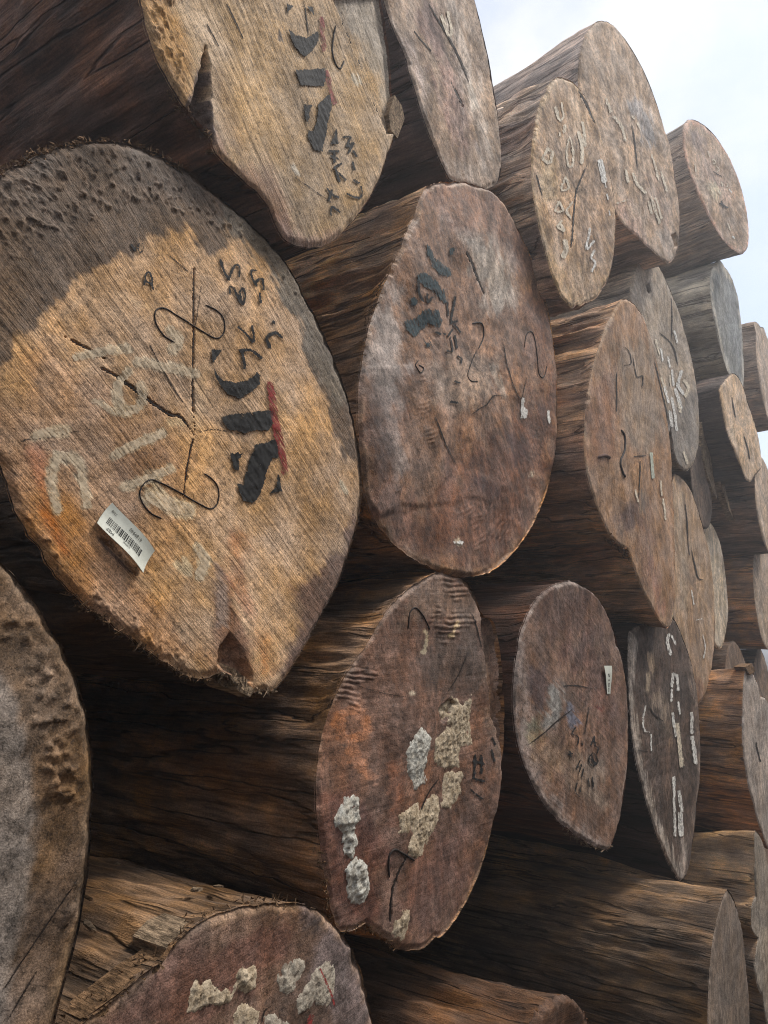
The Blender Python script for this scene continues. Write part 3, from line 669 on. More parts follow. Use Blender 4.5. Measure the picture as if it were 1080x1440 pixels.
# ---------------------------------------------------------------- pale stencilled log above it
z5 = lambda p: z(p, 4.5, 380, 0)
B = make_log('pale_stencilled_log', bg=1.5, label='pale log with black stencil letters and a wedge of bark torn from its rim',
    o=[(198,-10),(205,30),(215,65),(228,95),(241,117),(255,142),(270,160),(285,175),(297,190),(302,212),(330,240),(362,268),(380,290),(388,315),(400,336),(420,346),(440,348),(458,345),(476,334),(492,318),(505,302),(517,284),(530,262),(540,240),(547,215),(556,195),(565,165),(560,150),(552,132),(550,90),(544,40),(535,-10)],
    y=-.08, N=280, base=(158, 130, 95), bark=(96, 64, 46), saw=((300, 60), (420, 330)), seed=2, sawh=.0006, pith=(450, -40), bark_res=(260, 90),
    mat=face_mat('pale_end_grain', saw=.76, mottle=.6, radial=.1, speck=.35, ring=.25, fleck=(.55, .46, .34)),
    patches=[('poly', [(190,-20),(240,-20),(262,60),(272,130),(262,150),(225,95)], (168, 130, 86), 8, .8),
             ('poly', [(297,185),(330,225),(380,250),(420,300),(440,350),(400,345),(340,260)], (116, 82, 68), 12, .8),
             ('poly', [(380,300),(430,330),(480,325),(460,360),(400,350)], (140, 112, 98), 10, .6),
             ('poly', [(470,-20),(530,100),(545,190),(570,180),(560,-20)], (146, 136, 122), 14, .7),
             ('line', [(300,100),(340,220),(400,290)], (136, 106, 74), 16, .5, 14),
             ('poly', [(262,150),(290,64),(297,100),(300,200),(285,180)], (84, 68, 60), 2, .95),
             ('line', [(410,235),(416,245)], (210, 200, 180), 3, .8, 3), ('line', [(498,108),(505,116)], (210, 200, 180), 3, .7, 3),
             ('line', z5([(55,215),(58,255)]), (60, 50, 44), 2, .9, 3)],
    cracks=[(z5([(400,-20),(470,160),(560,370),(640,590),(740,850)]), 2.0, .016), (z5([(210,0),(230,120),(245,230)]), 1.2, .008),
            ([(405,245),(470,290)], 1.0, .004), ([(315,0),(345,60)], 1.0, .005), ([(290,30),(310,70)], .8, .004)],
    recess=[([(264,158),(290,64),(297,100),(300,215),(285,190)], .035, 5)],
    steps=[(z5([(400,-20),(470,160),(560,370),(640,590),(740,850),(900,850),(900,-20)]), -.012, 2)],
    lumps=[([(195,-20),(250,-20),(262,90),(268,150),(225,100)], .009, 55, .05)], rim=((150, 128, 104), .03, .4))
bl = lambda i, p: marks(B, 'stencil_letter', [('poly', q) for q in p], BLACK, lift=.0022, rag=1.7, seed=i+10)
bl(1, [z5([(85,25),(140,45),(110,75),(100,120),(95,60)]), z5([(105,180),(150,225),(230,240),(300,200),(308,260),(270,320),(220,360),(160,320),(125,250)]), z5([(220,40),(265,45),(272,95),(245,70)])])
bl(2, [z5([(155,445),(350,430),(355,500),(340,545),(180,545)])])
bl(3, [z5([(380,595),(390,680),(360,780),(340,900),(320,970),(270,950),(235,870),(235,830),(270,830),(290,740),(300,660),(340,620)]), z5([(205,665),(265,665),(240,720),(240,790),(215,760)]), z5([(410,785),(420,870),(425,915),(370,915),(395,870)])])
strokes(B, 'red_line', [z5([(325,120),(335,210),(345,310)]), z5([(360,450),(380,540),(408,650)])], 3.2, paint_mat('faded_red_wax', (.26, .07, .06), .47), rag=2, seed=3)
for i, p in enumerate([[[(368,960),(425,962)], [(400,960),(400,1030)], [(380,992),(420,1008)]], [[(400,1062),(440,1040)], [(395,1068),(470,1140)], [(405,1075),(432,1150)]],
        [[(460,870),(500,872),(480,930),(520,910),(488,970)], [(520,960),(540,992)]], [[(518,1030),(526,1075)]], [[(530,1145),(555,1160)], [(568,1185),(572,1245),(530,1252),(480,1230)]],
        [[(350,1200),(385,1240),(422,1252)], [(378,1210),(358,1272)]], [[(372,1365),(378,1315),(428,1342)]]]):
    strokes(B, 'handwriting', [z5(q) for q in p], 1.8, INK, rag=.9, seed=i+30, lift=.0016)
tube(B, 's_hook', z5([(415,160),(402,250),(400,330),(420,400),(450,430),(475,380)]), .0018, IRON, lift=.001)
slab(B, 'broken_splinter', [(552,135),(562,150),(567,168),(558,195),(549,182),(545,160)], -.05, .004, SPLINT_P, 5)
fringe(B, (241, 117), (302, 212), 70, (.006, .02), (.0008, .003), SPLINT, .004, (0, .02), 6)

# ---------------------------------------------------------------- purple-grey log at the top
C_ = make_log('purple_grey_log', bg=1.3, label='purple-grey log with faint pale streaks resting on the teal-painted log',
    o=[(538,-10),(552,35),(570,75),(586,130),(600,175),(616,215),(632,250),(655,256),(690,264),(702,255),(706,238),(703,190),(694,120),(682,55),(665,-10)],
    y=0.0, N=220, base=(137, 114, 93), bark=(88, 72, 66), saw=((600, 40), (670, 220)), seed=3, mat=face_mat('purple_grey_end_grain', saw=.32, mottle=1.3, speck=.9, ring=.2, fleck=(.52, .48, .43)),
    patches=[('line', [(600,20),(625,90),(650,200)], (112, 84, 80), 14, .6, 14), ('line', [(640,10),(660,120),(690,220)], (166, 152, 138), 10, .6, 8), ('line', [(628,30),(632,55)], (196, 182, 164), 3, .8, 4),
             ('line', [(660,120),(668,150)], (200, 186, 168), 3, .7, 4), ('poly', [(640,230),(700,230),(700,262),(650,256)], (150, 134, 120), 8, .6), ('line', [(575,60),(600,130)], (160, 140, 130), 6, .5, 5)],
    cracks=[([(580,40),(610,75)], 1.3, .008), ([(600,0),(640,70),(660,120)], 1.4, .010), ([(632,110),(650,150)], 1.8, .012)], rim=((160, 144, 128), .025, .5))
marks(C_, 'painted_letter', [('line', [(620,22),(628,48),(634,46),(628,18)], 1.8)], PALE, rag=1.2, seed=41)

# ---------------------------------------------------------------- centre log with blue-green paint
z6 = lambda p: z(p, 4.5, 540, 330)
zD = lambda p: z(p, 2.4395, 430, 230)
D = make_log('teal_painted_log', bg=2.5, label='brown log with blue-green paint blotches and stepped saw cuts on its face',
    o=[(600,262),(583,305),(565,348),(545,392),(530,430),(519,462),(511,505),(505,560),(505,605),(508,650),(513,690),(522,722),(540,750),(562,772),(600,795),(625,806),(650,811),(672,810),(692,804),(708,793),(722,778),(738,758),(752,735),(762,712),(771,688),(778,655),(783,618),(785,580),(784,540),(781,495),(775,450),(768,418),(759,388),(748,360),(738,338),(722,308),(705,280),(692,268),(670,260),(635,256)],
    y=-.03, N=300, base=(120, 88, 64), bark=(168, 122, 74), bark_stain=(104, 74, 48), saw=((525, 520), (600, 720)), seed=4, pith=(640, 540), und=.012, bark_amp=.018, bark_res=(380, 150),
    mat=face_mat('brown_end_grain', saw=.2, mottle=1.4, radial=.3, speck=.55, ring=.15, rough=.7, spec=.4, fleck=(.36, .32, .29)),
    patches=[('poly', zD([(185,720),(330,700),(310,1100),(420,1180),(520,1000),(860,780),(840,1050),(740,1320),(560,1400),(400,1350),(240,1230)]), (96, 60, 40), 24, .85),
             ('poly', zD([(540,260),(640,255),(720,330),(720,480),(640,500),(570,350)]), (150, 138, 124), 14, .85),
             ('poly', zD([(240,470),(330,430),(350,620),(300,850),(330,1050),(300,1100),(250,900),(200,700)]), (140, 128, 119), 14, .8),
             ('poly', zD([(200,760),(290,800),(300,1050),(350,1200),(260,1220),(200,1000)]), (86, 66, 56), 10, .7),
             ('poly', zD([(400,100),(520,60),(650,110),(790,300),(850,480),(850,760),(770,700),(740,400),(640,230),(500,200)]), (118, 82, 62), 18, .6),
             ('poly', zD([(430,680),(560,640),(640,690),(640,790),(520,850),(430,820)]), (136, 116, 98), 14, .65),
             ('line', zD([(760,420),(790,380),(830,450)]), (146, 112, 76), 6, .5, 8),
             ('line', zD([(700,950),(740,980),(720,1010)]), (66, 38, 30), 6, .8, 10), ('line', zD([(600,1090),(650,1130)]), (64, 36, 28), 4, .8, 9), ('line', zD([(800,840),(820,880)]), (62, 38, 32), 4, .7, 6),
             ('line', zD([(515,1295),(520,1305)]), (200, 180, 150), 2, .8, 3), ('line', zD([(780,1060),(782,1070)]), (200, 180, 150), 2, .8, 3),
             ('line', zD([(370,1340),(480,1395),(620,1400),(720,1350)]), (112, 84, 58), 4, .7, 5),
             ('line', zD([(640,700),(680,800)]), (164, 148, 130), 3, .6, 3)],
    cracks=[(z6([(510,95),(560,200),(640,380)]), 1.6, .009), (z6([(540,1150),(600,1100),(640,1075),(690,1020),(780,1030)]), 1.0, .004), (z6([(740,640),(770,850),(850,1040),(905,890)]), 0.8, .003),
            (zD([(435,865),(480,960),(530,1040)]), 1.1, .005)],
    steps=[(zD([(240,1215),(330,1165),(420,1175),(520,1165),(560,1140),(610,1150),(640,1180),(660,1110),(700,1120),(720,1180),(745,1240),(720,1400),(500,1430),(300,1350)]), -.003, 5),
           (zD([(510,1045),(500,870),(560,850),(640,800),(720,805),(790,880),(860,960),(800,1150),(700,1120),(640,1080),(560,1050)]), -.002, 5),
           (zD([(190,700),(360,690),(380,800),(420,900),(500,1060),(420,1170),(240,1215)]), .003, 5)],
    ripples=[(zD([(385,680),(385,760),(400,860),(450,960),(500,1020)]), 15, .003, 6.2), (zD([(640,1230),(700,1250)]), 22, .004, 7), (zD([(560,1200),(600,1290)]), 18, .003, 7), (zD([(290,1080),(350,1150)]), 14, .003, 6)],
    rim=((140, 112, 84), .02, .5))
tl = lambda i, p: marks(D, 'paint_blotch', [('poly', z6(p))], TEAL, rag=4, seed=i+50)
tl(1, [(265,60),(300,90),(330,150),(430,215),(430,265),(360,255),(300,200),(262,120)])
tl(2, [(190,260),(250,240),(320,290),(390,390),(410,430),(380,440),(300,360),(250,330),(200,300)])
tl(3, [(135,550),(200,530),(260,470),(330,480),(355,540),(340,600),(280,565),(230,620),(190,645),(150,600)])
tl(4, [(172,405),(200,395),(218,420),(200,450),(175,440)]); tl(5, [(415,75),(450,85),(445,130),(425,125)]); tl(6, [(255,670),(295,685),(290,720),(260,710)])
for i, p in enumerate([[[(458,395),(445,470),(430,560)], [(440,550),(475,545)]], [[(400,640),(440,600)], [(420,650),(428,735),(390,737)], [(460,640),(466,716)]], [[(370,628),(378,632)], [(325,620),(345,632)]],
        [[(455,565),(500,612)]], [[(405,430),(412,510)], [(300,345),(340,370)]], [[(205,310),(215,380),(240,420)], [(262,380),(270,430),(292,400)]], [[(470,770),(490,785),(485,810)], [(440,930),(465,940)], [(415,1060),(455,1065)]]]):
    strokes(D, 'handwriting', [z6(q) for q in p], 1.7, INK, rag=1.0, seed=60+i, lift=.0016)
tube(D, 's_hook', z6([(570,560),(600,553),(625,562),(637,610),(632,660),(600,722)]), .0022, IRON, lift=.0008)
tube(D, 's_hook', z6([(895,712),(905,640),(925,612),(945,635),(962,750),(980,870),(1000,905),(1018,880),(1026,830)]), .0018, IRON, lift=.0006)
tube(D, 's_hook', z6([(588,740),(548,845),(535,895),(555,925),(590,930)]), .0016, IRON, lift=.0005)
tube(D, 's_hook', z6([(215,795),(195,830),(225,875),(245,845),(215,825)]), .0016, IRON, lift=.0005)
marks(D, 'white_spot', [('poly', z6([(858,1035),(885,1030),(890,1090),(918,1112),(910,1160),(868,1160)]))], WHITE, rag=2.5, seed=71)
marks(D, 'white_spot', [('line', z6([(1030,1120),(1036,1190)]), 2)], WHITE, rag=2, seed=73)
marks(D, 'white_spot', [('line', zD([(508,1300),(528,1302)]), 2.5)], WHITE, rag=2.0, seed=72)
fringe(D, (545, 392), (510, 520), 60, (.006, .02), (.0008, .003), SPLINT, .003, (0, .02), 8)

# ---------------------------------------------------------------- log with sealant lumps below it
z4 = lambda p: z(p, 2.4824, 400, 780)
E = make_log('sealant_spotted_log', bg=1.6, label='red-brown log with white and cream sealant lumps on its face',
    o=[(620,804),(590,818),(562,840),(540,866),(520,902),(500,930),(481,962),(466,995),(455,1030),(447,1070),(445,1105),(447,1145),(451,1182),(458,1235),(466,1275),(476,1309),(492,1312),(508,1306),(516,1297),(530,1312),(546,1324),(560,1335),(575,1338),(592,1336),(612,1325),(632,1308),(652,1278),(670,1242),(684,1200),(696,1150),(704,1100),(709,1055),(711,1015),(710,975),(707,935),(702,898),(696,875),(690,866),(683,869),(676,858),(670,838),(660,820),(648,811)],
    y=-.03, N=300, base=(101, 73, 57), bark=(140, 100, 60), bark_stain=(84, 60, 42), saw=((480, 1080), (600, 1050)), seed=5, pith=(590, 1080), und=.010, bark_amp=.013, bark_res=(380, 150),
    mat=face_mat('red_brown_end_grain', saw=.28, mottle=1.2, radial=.4, speck=.28, ring=.2, rough=.72, spec=.35, fleck=(.34, .25, .19)),
    patches=[('poly', z4([(440,110),(560,60),(680,140),(690,240),(560,230),(480,210),(400,260)]), (112, 90, 74), 8, .8),
             ('poly', z4([(520,300),(640,200),(720,320),(700,420),(580,500),(500,470)]), (78, 64, 54), 22, .7),
             ('poly', z4([(690,230),(740,260),(780,600),(740,760),(700,460)]), (122, 98, 80), 5, .7),
             ('poly', z4([(110,820),(240,800),(330,1000),(320,1250),(200,1300),(120,1050)]), (92, 58, 50), 20, .6),
             ('poly', z4([(420,1080),(560,1000),(640,950),(640,1150),(500,1300),(420,1260)]), (102, 72, 62), 20, .6),
             ('line', z4([(270,440),(330,390),(400,330),(380,300)]), (130, 100, 84), 4, .5, 5),
             ('line', z4([(210,640),(205,570),(250,540),(285,580),(285,620),(240,660),(265,740),(310,785)]), (150, 100, 68), 3, .75, 6.5),
             ('line', z4([(370,740),(390,820),(370,930)]), (132, 86, 62), 5, .6, 8), ('line', z4([(440,480),(443,484)]), (220, 200, 170), 1.5, .9, 2),
             ('line', z4([(490,260),(500,290),(490,340)]), (200, 180, 140), 1.5, .8, 2.5), ('line', z4([(600,240),(585,275)]), (190, 165, 125), 1.5, .8, 2.5)],
    cracks=[(z4([(650,200),(672,260),(690,330)]), 1.1, .006), (z4([(365,1300),(365,1200),(385,1120),(440,1000)]), 1.6, .009), (z4([(440,970),(500,840),(545,780)]), 1.4, .008), (z4([(570,480),(600,430),(640,330)]), .9, .005),
            (z4([(240,450),(330,480),(440,500)]), .9, .004)],
    ripples=[(z4([(590,80),(590,250)]), 34, .004, 7.5), (z4([(260,380),(230,480),(240,520)]), 24, .0035, 8)],
    steps=[(z4([(686,210),(720,215),(745,250),(800,600),(760,700),(715,480)]), -.030, 1.5)],
    recess=[(z4([(535,540),(580,500),(600,520),(560,590),(545,580)]), .012, 3)], rim=((134, 108, 88), .016, .6))
for i, (p, wh) in enumerate([([(420,680),(445,630),(470,600),(505,640),(490,740),(495,800),(450,820),(425,760)], 2), ([(545,540),(585,490),(620,520),(650,490),(652,660),(610,670),(610,740),(560,750),(520,720),(525,650),(575,600)], 0),
        ([(560,760),(620,755),(615,830),(580,890),(550,880)], 0), ([(390,910),(460,860),(470,890),(520,830),(545,840),(545,920),(500,1000),(480,1050),(430,1060),(415,1020),(440,970),(390,970)], 0),
        ([(170,920),(210,845),(255,845),(255,920),(235,960),(255,1000),(235,1060),(200,1050),(205,970),(175,950)], 1), ([(210,1100),(250,1055),(290,1090),(305,1150),(280,1220),(240,1220),(220,1160)], 1), ([(375,1290),(400,1240),(430,1240),(425,1300),(400,1350),(370,1320)], 0)]):
    foam(E, 'sealant_lump', z4(p), FOAM_W if wh else FOAM_C, amp=.011 if wh == 1 else .0075, seed=80+i, sc=60 if wh == 1 else 85)
tube(E, 's_hook', z4([(432,260),(436,205),(455,185),(480,210),(510,262)]), .0018, IRON, lift=.0006)
tube(E, 's_hook', z4([(360,1125),(355,1060),(372,1028),(400,1040),(445,1066)]), .0024, IRON, lift=.001)
tube(E, 's_hook', z4([(362,1280),(362,1210),(372,1150)]), .0022, IRON, lift=0)
strokes(E, 'handwriting', [z4(q) for q in ([(660,700),(655,780)], [(655,720),(690,730)], [(650,780),(690,790)], [(645,820),(680,850)], [(680,700),(682,760)], [(720,680),(730,720)], [(725,640),(735,660)])], 1.6, INK, rag=1.2, seed=90)
fringe(E, (451, 1182), (560, 1335), 120, (.006, .024), (.0008, .0035), SPLINT, .005, (0, .02), 9)

# ---------------------------------------------------------------- muddy log at the left
zF = lambda p: z(p, 2.182, 0, 780)
Fm = make_log('mud_caked_log', bg=0.9, label='log with brown mud caked on its face and a grey-white band',
    o=[(0,788),(20,806),(40,829),(62,860),(80,890),(97,922),(110,952),(119,980),(126,1012),(131,1055),(133,1100),(132,1150),(130,1200),(126,1240),(119,1280),(111,1320),(101,1360),(90,1405),(80,1440)],
    y=-.10, N=220, base=(90, 69, 48), bark=(84, 64, 48), saw=((10, 1430), (110, 1200)), seed=6, und=.006,
    mat=face_mat('muddy_end_grain', saw=.35, mottle=1.5, speck=.3, ring=.05, fleck=(.36, .32, .28)),
    patches=[('poly', [(-200,900),(0,945),(20,985),(40,1080),(48,1200),(35,1320),(10,1440),(-200,1500)], (114, 104, 95), 10, .8),
             ('poly', zF([(-20,40),(100,120),(200,250),(270,450),(280,700),(250,780),(130,760),(100,560),(60,420),(-20,330)]), (98, 76, 54), 12, .8),
             ('poly', zF([(180,1200),(260,1000),(280,900),(200,900),(60,1150),(20,1440),(160,1440)]), (98, 78, 62), 12, .6),
             ('line', zF([(150,650),(200,720),(230,790)]), (112, 86, 60), 8, .7, 18), ('line', zF([(40,180),(110,270),(200,400)]), (108, 84, 60), 8, .6, 14)],
    lumps=[(zF([(0,140),(110,180),(240,380),(275,560),(270,800),(230,800),(150,760),(110,640),(60,330),(0,260)]), .009, 75, -.06), (zF([(100,600),(200,580),(260,720),(230,800),(140,720)]), .011, 85, .04),
           (zF([(180,1060),(250,900),(270,960),(240,1120),(200,1180)]), .010, 40, -.05)],
    cracks=[(zF([(0,1360),(120,1180),(250,980)]), 1.2, .006), (zF([(20,1440),(130,1260)]), 1.1, .005)], rim=((112, 92, 70), .02, .5))


# ---------------------------------------------------------------- bottom-left log with sealant smears and a broken corner
zG = lambda p: z(p, 3.857, 240, 1320)
G = make_log('broken_corner_log', bg=1.7, label='purple-brown log with sealant smears, red crayon line and a broken pale corner',
    o=[(108,1445),(140,1425),(175,1395),(205,1370),(228,1355),(238,1345),(240,1335),(262,1312),(300,1288),(345,1276),(395,1270),(432,1272),(456,1285),(478,1305),(497,1335),(510,1368),(519,1405),(526,1445)],
    y=-.05, N=240, base=(98, 75, 60), bark=(112, 84, 56), saw=((260, 1400), (420, 1300)), seed=7, und=.008, bark_res=(320, 130), bark_amp=.008,
    mat=face_mat('purple_brown_end_grain', saw=.3, mottle=1.4, speck=.55, ring=.1, fleck=(.34, .30, .29)),
    patches=[('poly', [(430,1275),(500,1330),(530,1440),(470,1440),(440,1340)], (104, 92, 90), 16, .7), ('poly', [(240,1350),(330,1320),(400,1300),(400,1340),(300,1440),(160,1440)], (98, 66, 56), 16, .6)],
    cracks=[(zG([(490,463),(510,390),(560,360)]), 1.4, .008), ([(270,1400),(330,1380)], .9, .004)], recess=[], rim=((130, 104, 78), .02, .5))
GREY_S = lump_mat('grey_sealant', (.52, .46, .37), (.38, .32, .25))
for i, p in enumerate([[(90,400),(110,300),(140,225),(160,250),(210,215),(260,280),(320,260),(350,230),(370,170),(395,145),(420,165),(455,135),(470,200),(460,270),(410,300),(365,285),(330,340),(280,370),(220,350),(140,400)],
        [(575,215),(620,130),(690,105),(730,120),(730,180),(690,240),(640,310),(590,290)], [(760,190),(830,125),(880,115),(905,190),(890,300),(860,360),(790,365),(690,415),(670,330),(750,220)],
        [(345,400),(390,345),(500,390),(480,463),(440,560),(330,520)], [(500,420),(540,400),(660,463),(700,560),(520,560)]]):
    foam(G, 'sealant_lump', zG(p), FOAM_C if i in (0, 3) else GREY_S, amp=.009 if i in (0,) else .0055, seed=100+i, sc=60, rag=1.2)
marks(G, 'red_line', [('line', zG([(775,150),(815,235),(840,290),(860,352)]), 1.6)], RED, rag=1.6, lift=.013, seed=110)
marks(G, 'red_line', [('line', zG([(755,420),(738,470)]), 4)], RED, rag=1.8, lift=.003, seed=111)
slab(G, 'broken_splinter', [(240,1335),(262,1312),(285,1300),(270,1322),(248,1345),(243,1350)], -.09, -.012, SPLINT_P, 6)
slab(G, 'broken_splinter', [(120,1436),(170,1398),(205,1370),(228,1356),(240,1346),(226,1366),(190,1396),(150,1430)], -.06, -.008, SPLINT, 7)
fringe(G, (432, 1272), (108, 1445), 90, (.006, .02), (.001, .004), SPLINT, .006, (0, .05), 11)

# ---------------------------------------------------------------- broken log at the bottom
H = make_log('shattered_log', bg=1.3, label='low dark log with a shattered splintery end, lying below the sealant-spotted log', o=None, uvr=(1.93, -1.36, .46), y=-.13, N=160, base=(84, 60, 44), bark=(104, 72, 46), bark_stain=(80, 56, 40),
    saw=((650, 1500), (800, 1420)), seed=8, und=.02, bark_amp=.016, rag=.010, bark_res=(300, 130), mat=face_mat('shattered_end_grain', saw=.9, speck=.2, ring=0))

# ---------------------------------------------------------------- dark log with a small tag
zI = lambda p: z(p, 3.789, 720, 820)
I_ = make_log('tagged_dark_log', bg=1.1, label='dark purple-brown log with handwritten numbers and a narrow white tag',
    o=[(788,820),(768,830),(750,850),(738,875),(730,902),(724,945),(722,985),(724,1012),(728,1042),(736,1070),(746,1094),(762,1125),(780,1148),(800,1165),(820,1180),(840,1190),(858,1195),(864,1180),(871,1155),(878,1120),(883,1080),(885,1040),(884,1000),(881,960),(875,922),(865,888),(852,856),(838,838),(820,824)],
    y=-.05, N=260, base=(106, 80, 63), bark=(100, 66, 46), saw=((770, 1020), (870, 1120)), seed=9, pith=(800, 990),
    mat=face_mat('dark_purple_end_grain', saw=.32, mottle=1.3, speck=.5, ring=.15, fleck=(.36, .31, .28)),
    patches=[('poly', zI([(10,500),(60,320),(90,560),(110,800),(160,1050),(300,1280),(480,1390),(400,1400),(200,1240),(60,1000)]), (138, 124, 116), 9, .7),
             ('poly', zI([(90,450),(190,430),(210,560),(160,680),(100,620)]), (64, 52, 52), 8, .8), ('poly', zI([(200,560),(270,520),(280,680),(200,800),(140,760),(200,680)]), (128, 126, 120), 8, .8),
             ('poly', zI([(90,740),(150,720),(160,830),(100,860)]), (118, 118, 96), 6, .7), ('poly', zI([(130,800),(270,860),(300,1000),(200,1010),(120,900)]), (124, 96, 68), 12, .7),
             ('poly', zI([(300,900),(480,960),(490,1160),(440,1180),(320,1100)]), (128, 112, 96), 10, .6), ('poly', zI([(250,350),(420,300),(560,560),(580,800),(470,760),(400,560)]), (92, 68, 62), 18, .6),
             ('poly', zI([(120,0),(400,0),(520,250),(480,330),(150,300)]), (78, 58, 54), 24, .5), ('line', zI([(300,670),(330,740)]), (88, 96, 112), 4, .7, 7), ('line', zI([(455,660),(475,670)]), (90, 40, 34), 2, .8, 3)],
    cracks=[(zI([(260,548),(340,545),(440,565)]), 1.2, .008), (zI([(80,870),(180,790),(240,730),(340,655)]), 1.2, .007), (zI([(380,820),(410,640)]), .8, .005)], rim=((142, 128, 118), .02, .6))
for i, p in enumerate([[[(335,765),(312,800),(345,822),(340,860)], [(362,838),(366,862)]], [[(412,862),(430,815)], [(430,815),(437,862),(455,880),(450,905)], [(418,842),(440,850)]], [[(405,922),(430,905),(455,950),(430,975),(405,955),(405,922)], [(410,935),(450,962)], [(418,915),(440,965)]],
        [[(352,945),(335,985),(362,965),(350,1005)], [(372,990),(366,1030)]], [[(340,1065),(335,1112),(355,1138)], [(358,1090),(360,1110)]], [[(300,895),(305,925)], [(292,915),(315,905)]], [[(400,1040),(408,1085)], [(424,1035),(430,1085)]]]):
    strokes(I_, 'handwriting', [zI(q) for q in p], 1.05, INK, rag=.8, cell=.002, seed=120+i)
paper_tag(I_, zI([(522, 440), (518, 590), (500, 590), (478, 440)]), [('51886', .25, .3, .4)], bars=False, curl=.006, lift=.004)
fringe(I_, (800, 1165), (866, 1180), 90, (.008, .03), (.001, .005), SPLINT_P, .006, (0, .03), 13)

# ---------------------------------------------------------------- tall brown log right of the teal one
zJ = lambda p: z(p, 3.176, 740, 340)
J = make_log('stepped_brown_log', bg=2.4, label='brown log with a chipped lower edge and a long dark iron strip in its face',
    o=[(875,420),(860,446),(845,482),(834,520),(826,562),(822,605),(822,640),(827,672),(836,702),(847,730),(857,752),(870,766),(884,772),(890,792),(899,818),(910,842),(925,868),(938,885),(945,878),(949,850),(950,800),(949,750),(947,700),(945,655),(941,608),(935,562),(926,515),(915,472),(905,445),(893,427)],
    y=-.12, N=260, base=(134, 102, 74), bark=(150, 116, 84), bark_stain=(112, 80, 60), saw=((870, 480), (905, 800)), seed=10, bark_amp=.016, bark_res=(300, 120),
    mat=face_mat('weathered_brown_end_grain', saw=.5, speck=.5, ring=.05, fleck=(.46, .40, .32)),
    patches=[('poly', zJ([(290,640),(400,560),(410,760),(400,960),(300,1000),(260,800)]), (118, 84, 66), 10, .6), ('poly', zJ([(400,480),(560,420),(620,800),(560,940),(440,900)]), (132, 116, 98), 12, .6),
             ('poly', zJ([(420,1160),(520,1130),(510,1270),(430,1300),(400,1250)]), (72, 54, 50), 8, .8), ('poly', zJ([(320,1010),(460,960),(520,1000),(480,1150),(400,1200)]), (136, 104, 74), 10, .6),
             ('line', zJ([(525,1130),(520,1200)]), (84, 92, 78), 5, .7, 5), ('line', [(915,790),(930,860)], (150, 104, 84), 6, .6, 5), ('line', [(905,700),(912,820)], (110, 78, 64), 8, .5, 8)],
    cracks=[(zJ([(430,470),(455,500),(460,545),(420,555)]), 1.0, .006), (zJ([(405,560),(405,780)]), 1.0, .006), (zJ([(470,500),(490,600),(520,600),(520,660)]), 1.0, .007), (zJ([(470,960),(540,955)]), 1.2, .008), (zJ([(505,960),(500,1160)]), .9, .006), (zJ([(570,530),(600,650),(640,850)]), 1.0, .005)],
    rim=((156, 132, 106), .02, .5))
tube(J, 'iron_strip', zJ([(425,840),(440,870),(435,930),(416,985),(425,1030),(438,1052)]), .0045, IRON, lift=.002)
tube(J, 'iron_strip', zJ([(318,962),(345,955),(370,966)]), .006, plain_mat('rusty_iron', (.10, .05, .035), .8), lift=.002)
marks(J, 'chalk_mark', [('line', zJ([(555,945),(560,1000),(565,1052)]), 1.9)], paint_mat('pale_green_chalk', (.50, .52, .42), .36), rag=.6, cell=.002, seed=130)
strokes(J, 'chalk_mark', [zJ([(600,1070),(605,1130)]), zJ([(612,1150),(620,1240)]), zJ([(485,1110),(495,1160)])], 1.3, PALE, rag=1.0, cell=.002, seed=131)
fringe(J, (857, 752), (890, 792), 60, (.008, .03), (.001, .005), SPLINT, .006, (0, .03), 14)

# ---------------------------------------------------------------- dark log with white chalk marks
zK = lambda p: z(p, 3.892, 880, 880)
K = make_log('chalk_marked_log', bg=1.0, label='blackish log with many white chalk marks, tucked beneath the stepped brown log',
    o=[(885,890),(884,930),(885,970),(889,1030),(896,1075),(905,1112),(917,1152),(931,1190),(944,1220),(958,1241),(966,1232),(973,1195),(981,1130),(985,1080),(985,1022),(980,970),(973,932),(962,900),(950,872)],
    y=-.05, yaw=-3, N=220, base=(76, 62, 53), bark=(64, 50, 42), saw=((920, 930), (945, 1150)), seed=11, mat=face_mat('blackish_end_grain', saw=.6, mottle=1.4, speck=.5, ring=0, fleck=(.40, .37, .34)),
    patches=[('line', [(887,900),(888,1000),(905,1100),(940,1200),(955,1235)], (146, 134, 122), 4, .85, 5), ('line', zK([(180,400),(205,450),(200,500)]), (128, 112, 96), 4, .8, 8), ('line', zK([(310,1180),(320,1380)]), (150, 136, 124), 5, .7, 5),
             ('line', [(970,930),(982,1010),(984,1080),(975,1180)], (118, 98, 82), 3, .7, 3), ('line', zK([(135,160),(150,240)]), (150, 126, 100), 2, .8, 4), ('line', zK([(130,270),(125,345)]), (150, 132, 110), 2, .8, 4),
             ('line', zK([(215,540),(250,640)]), (112, 92, 74), 3, .7, 5)],
    cracks=[(zK([(130,440),(160,490),(205,525)]), 1.2, .008), (zK([(55,680),(120,690)]), .9, .006), (zK([(280,820),(265,900),(262,1150)]), .9, .006)], rim=((140, 124, 110), .02, .4))
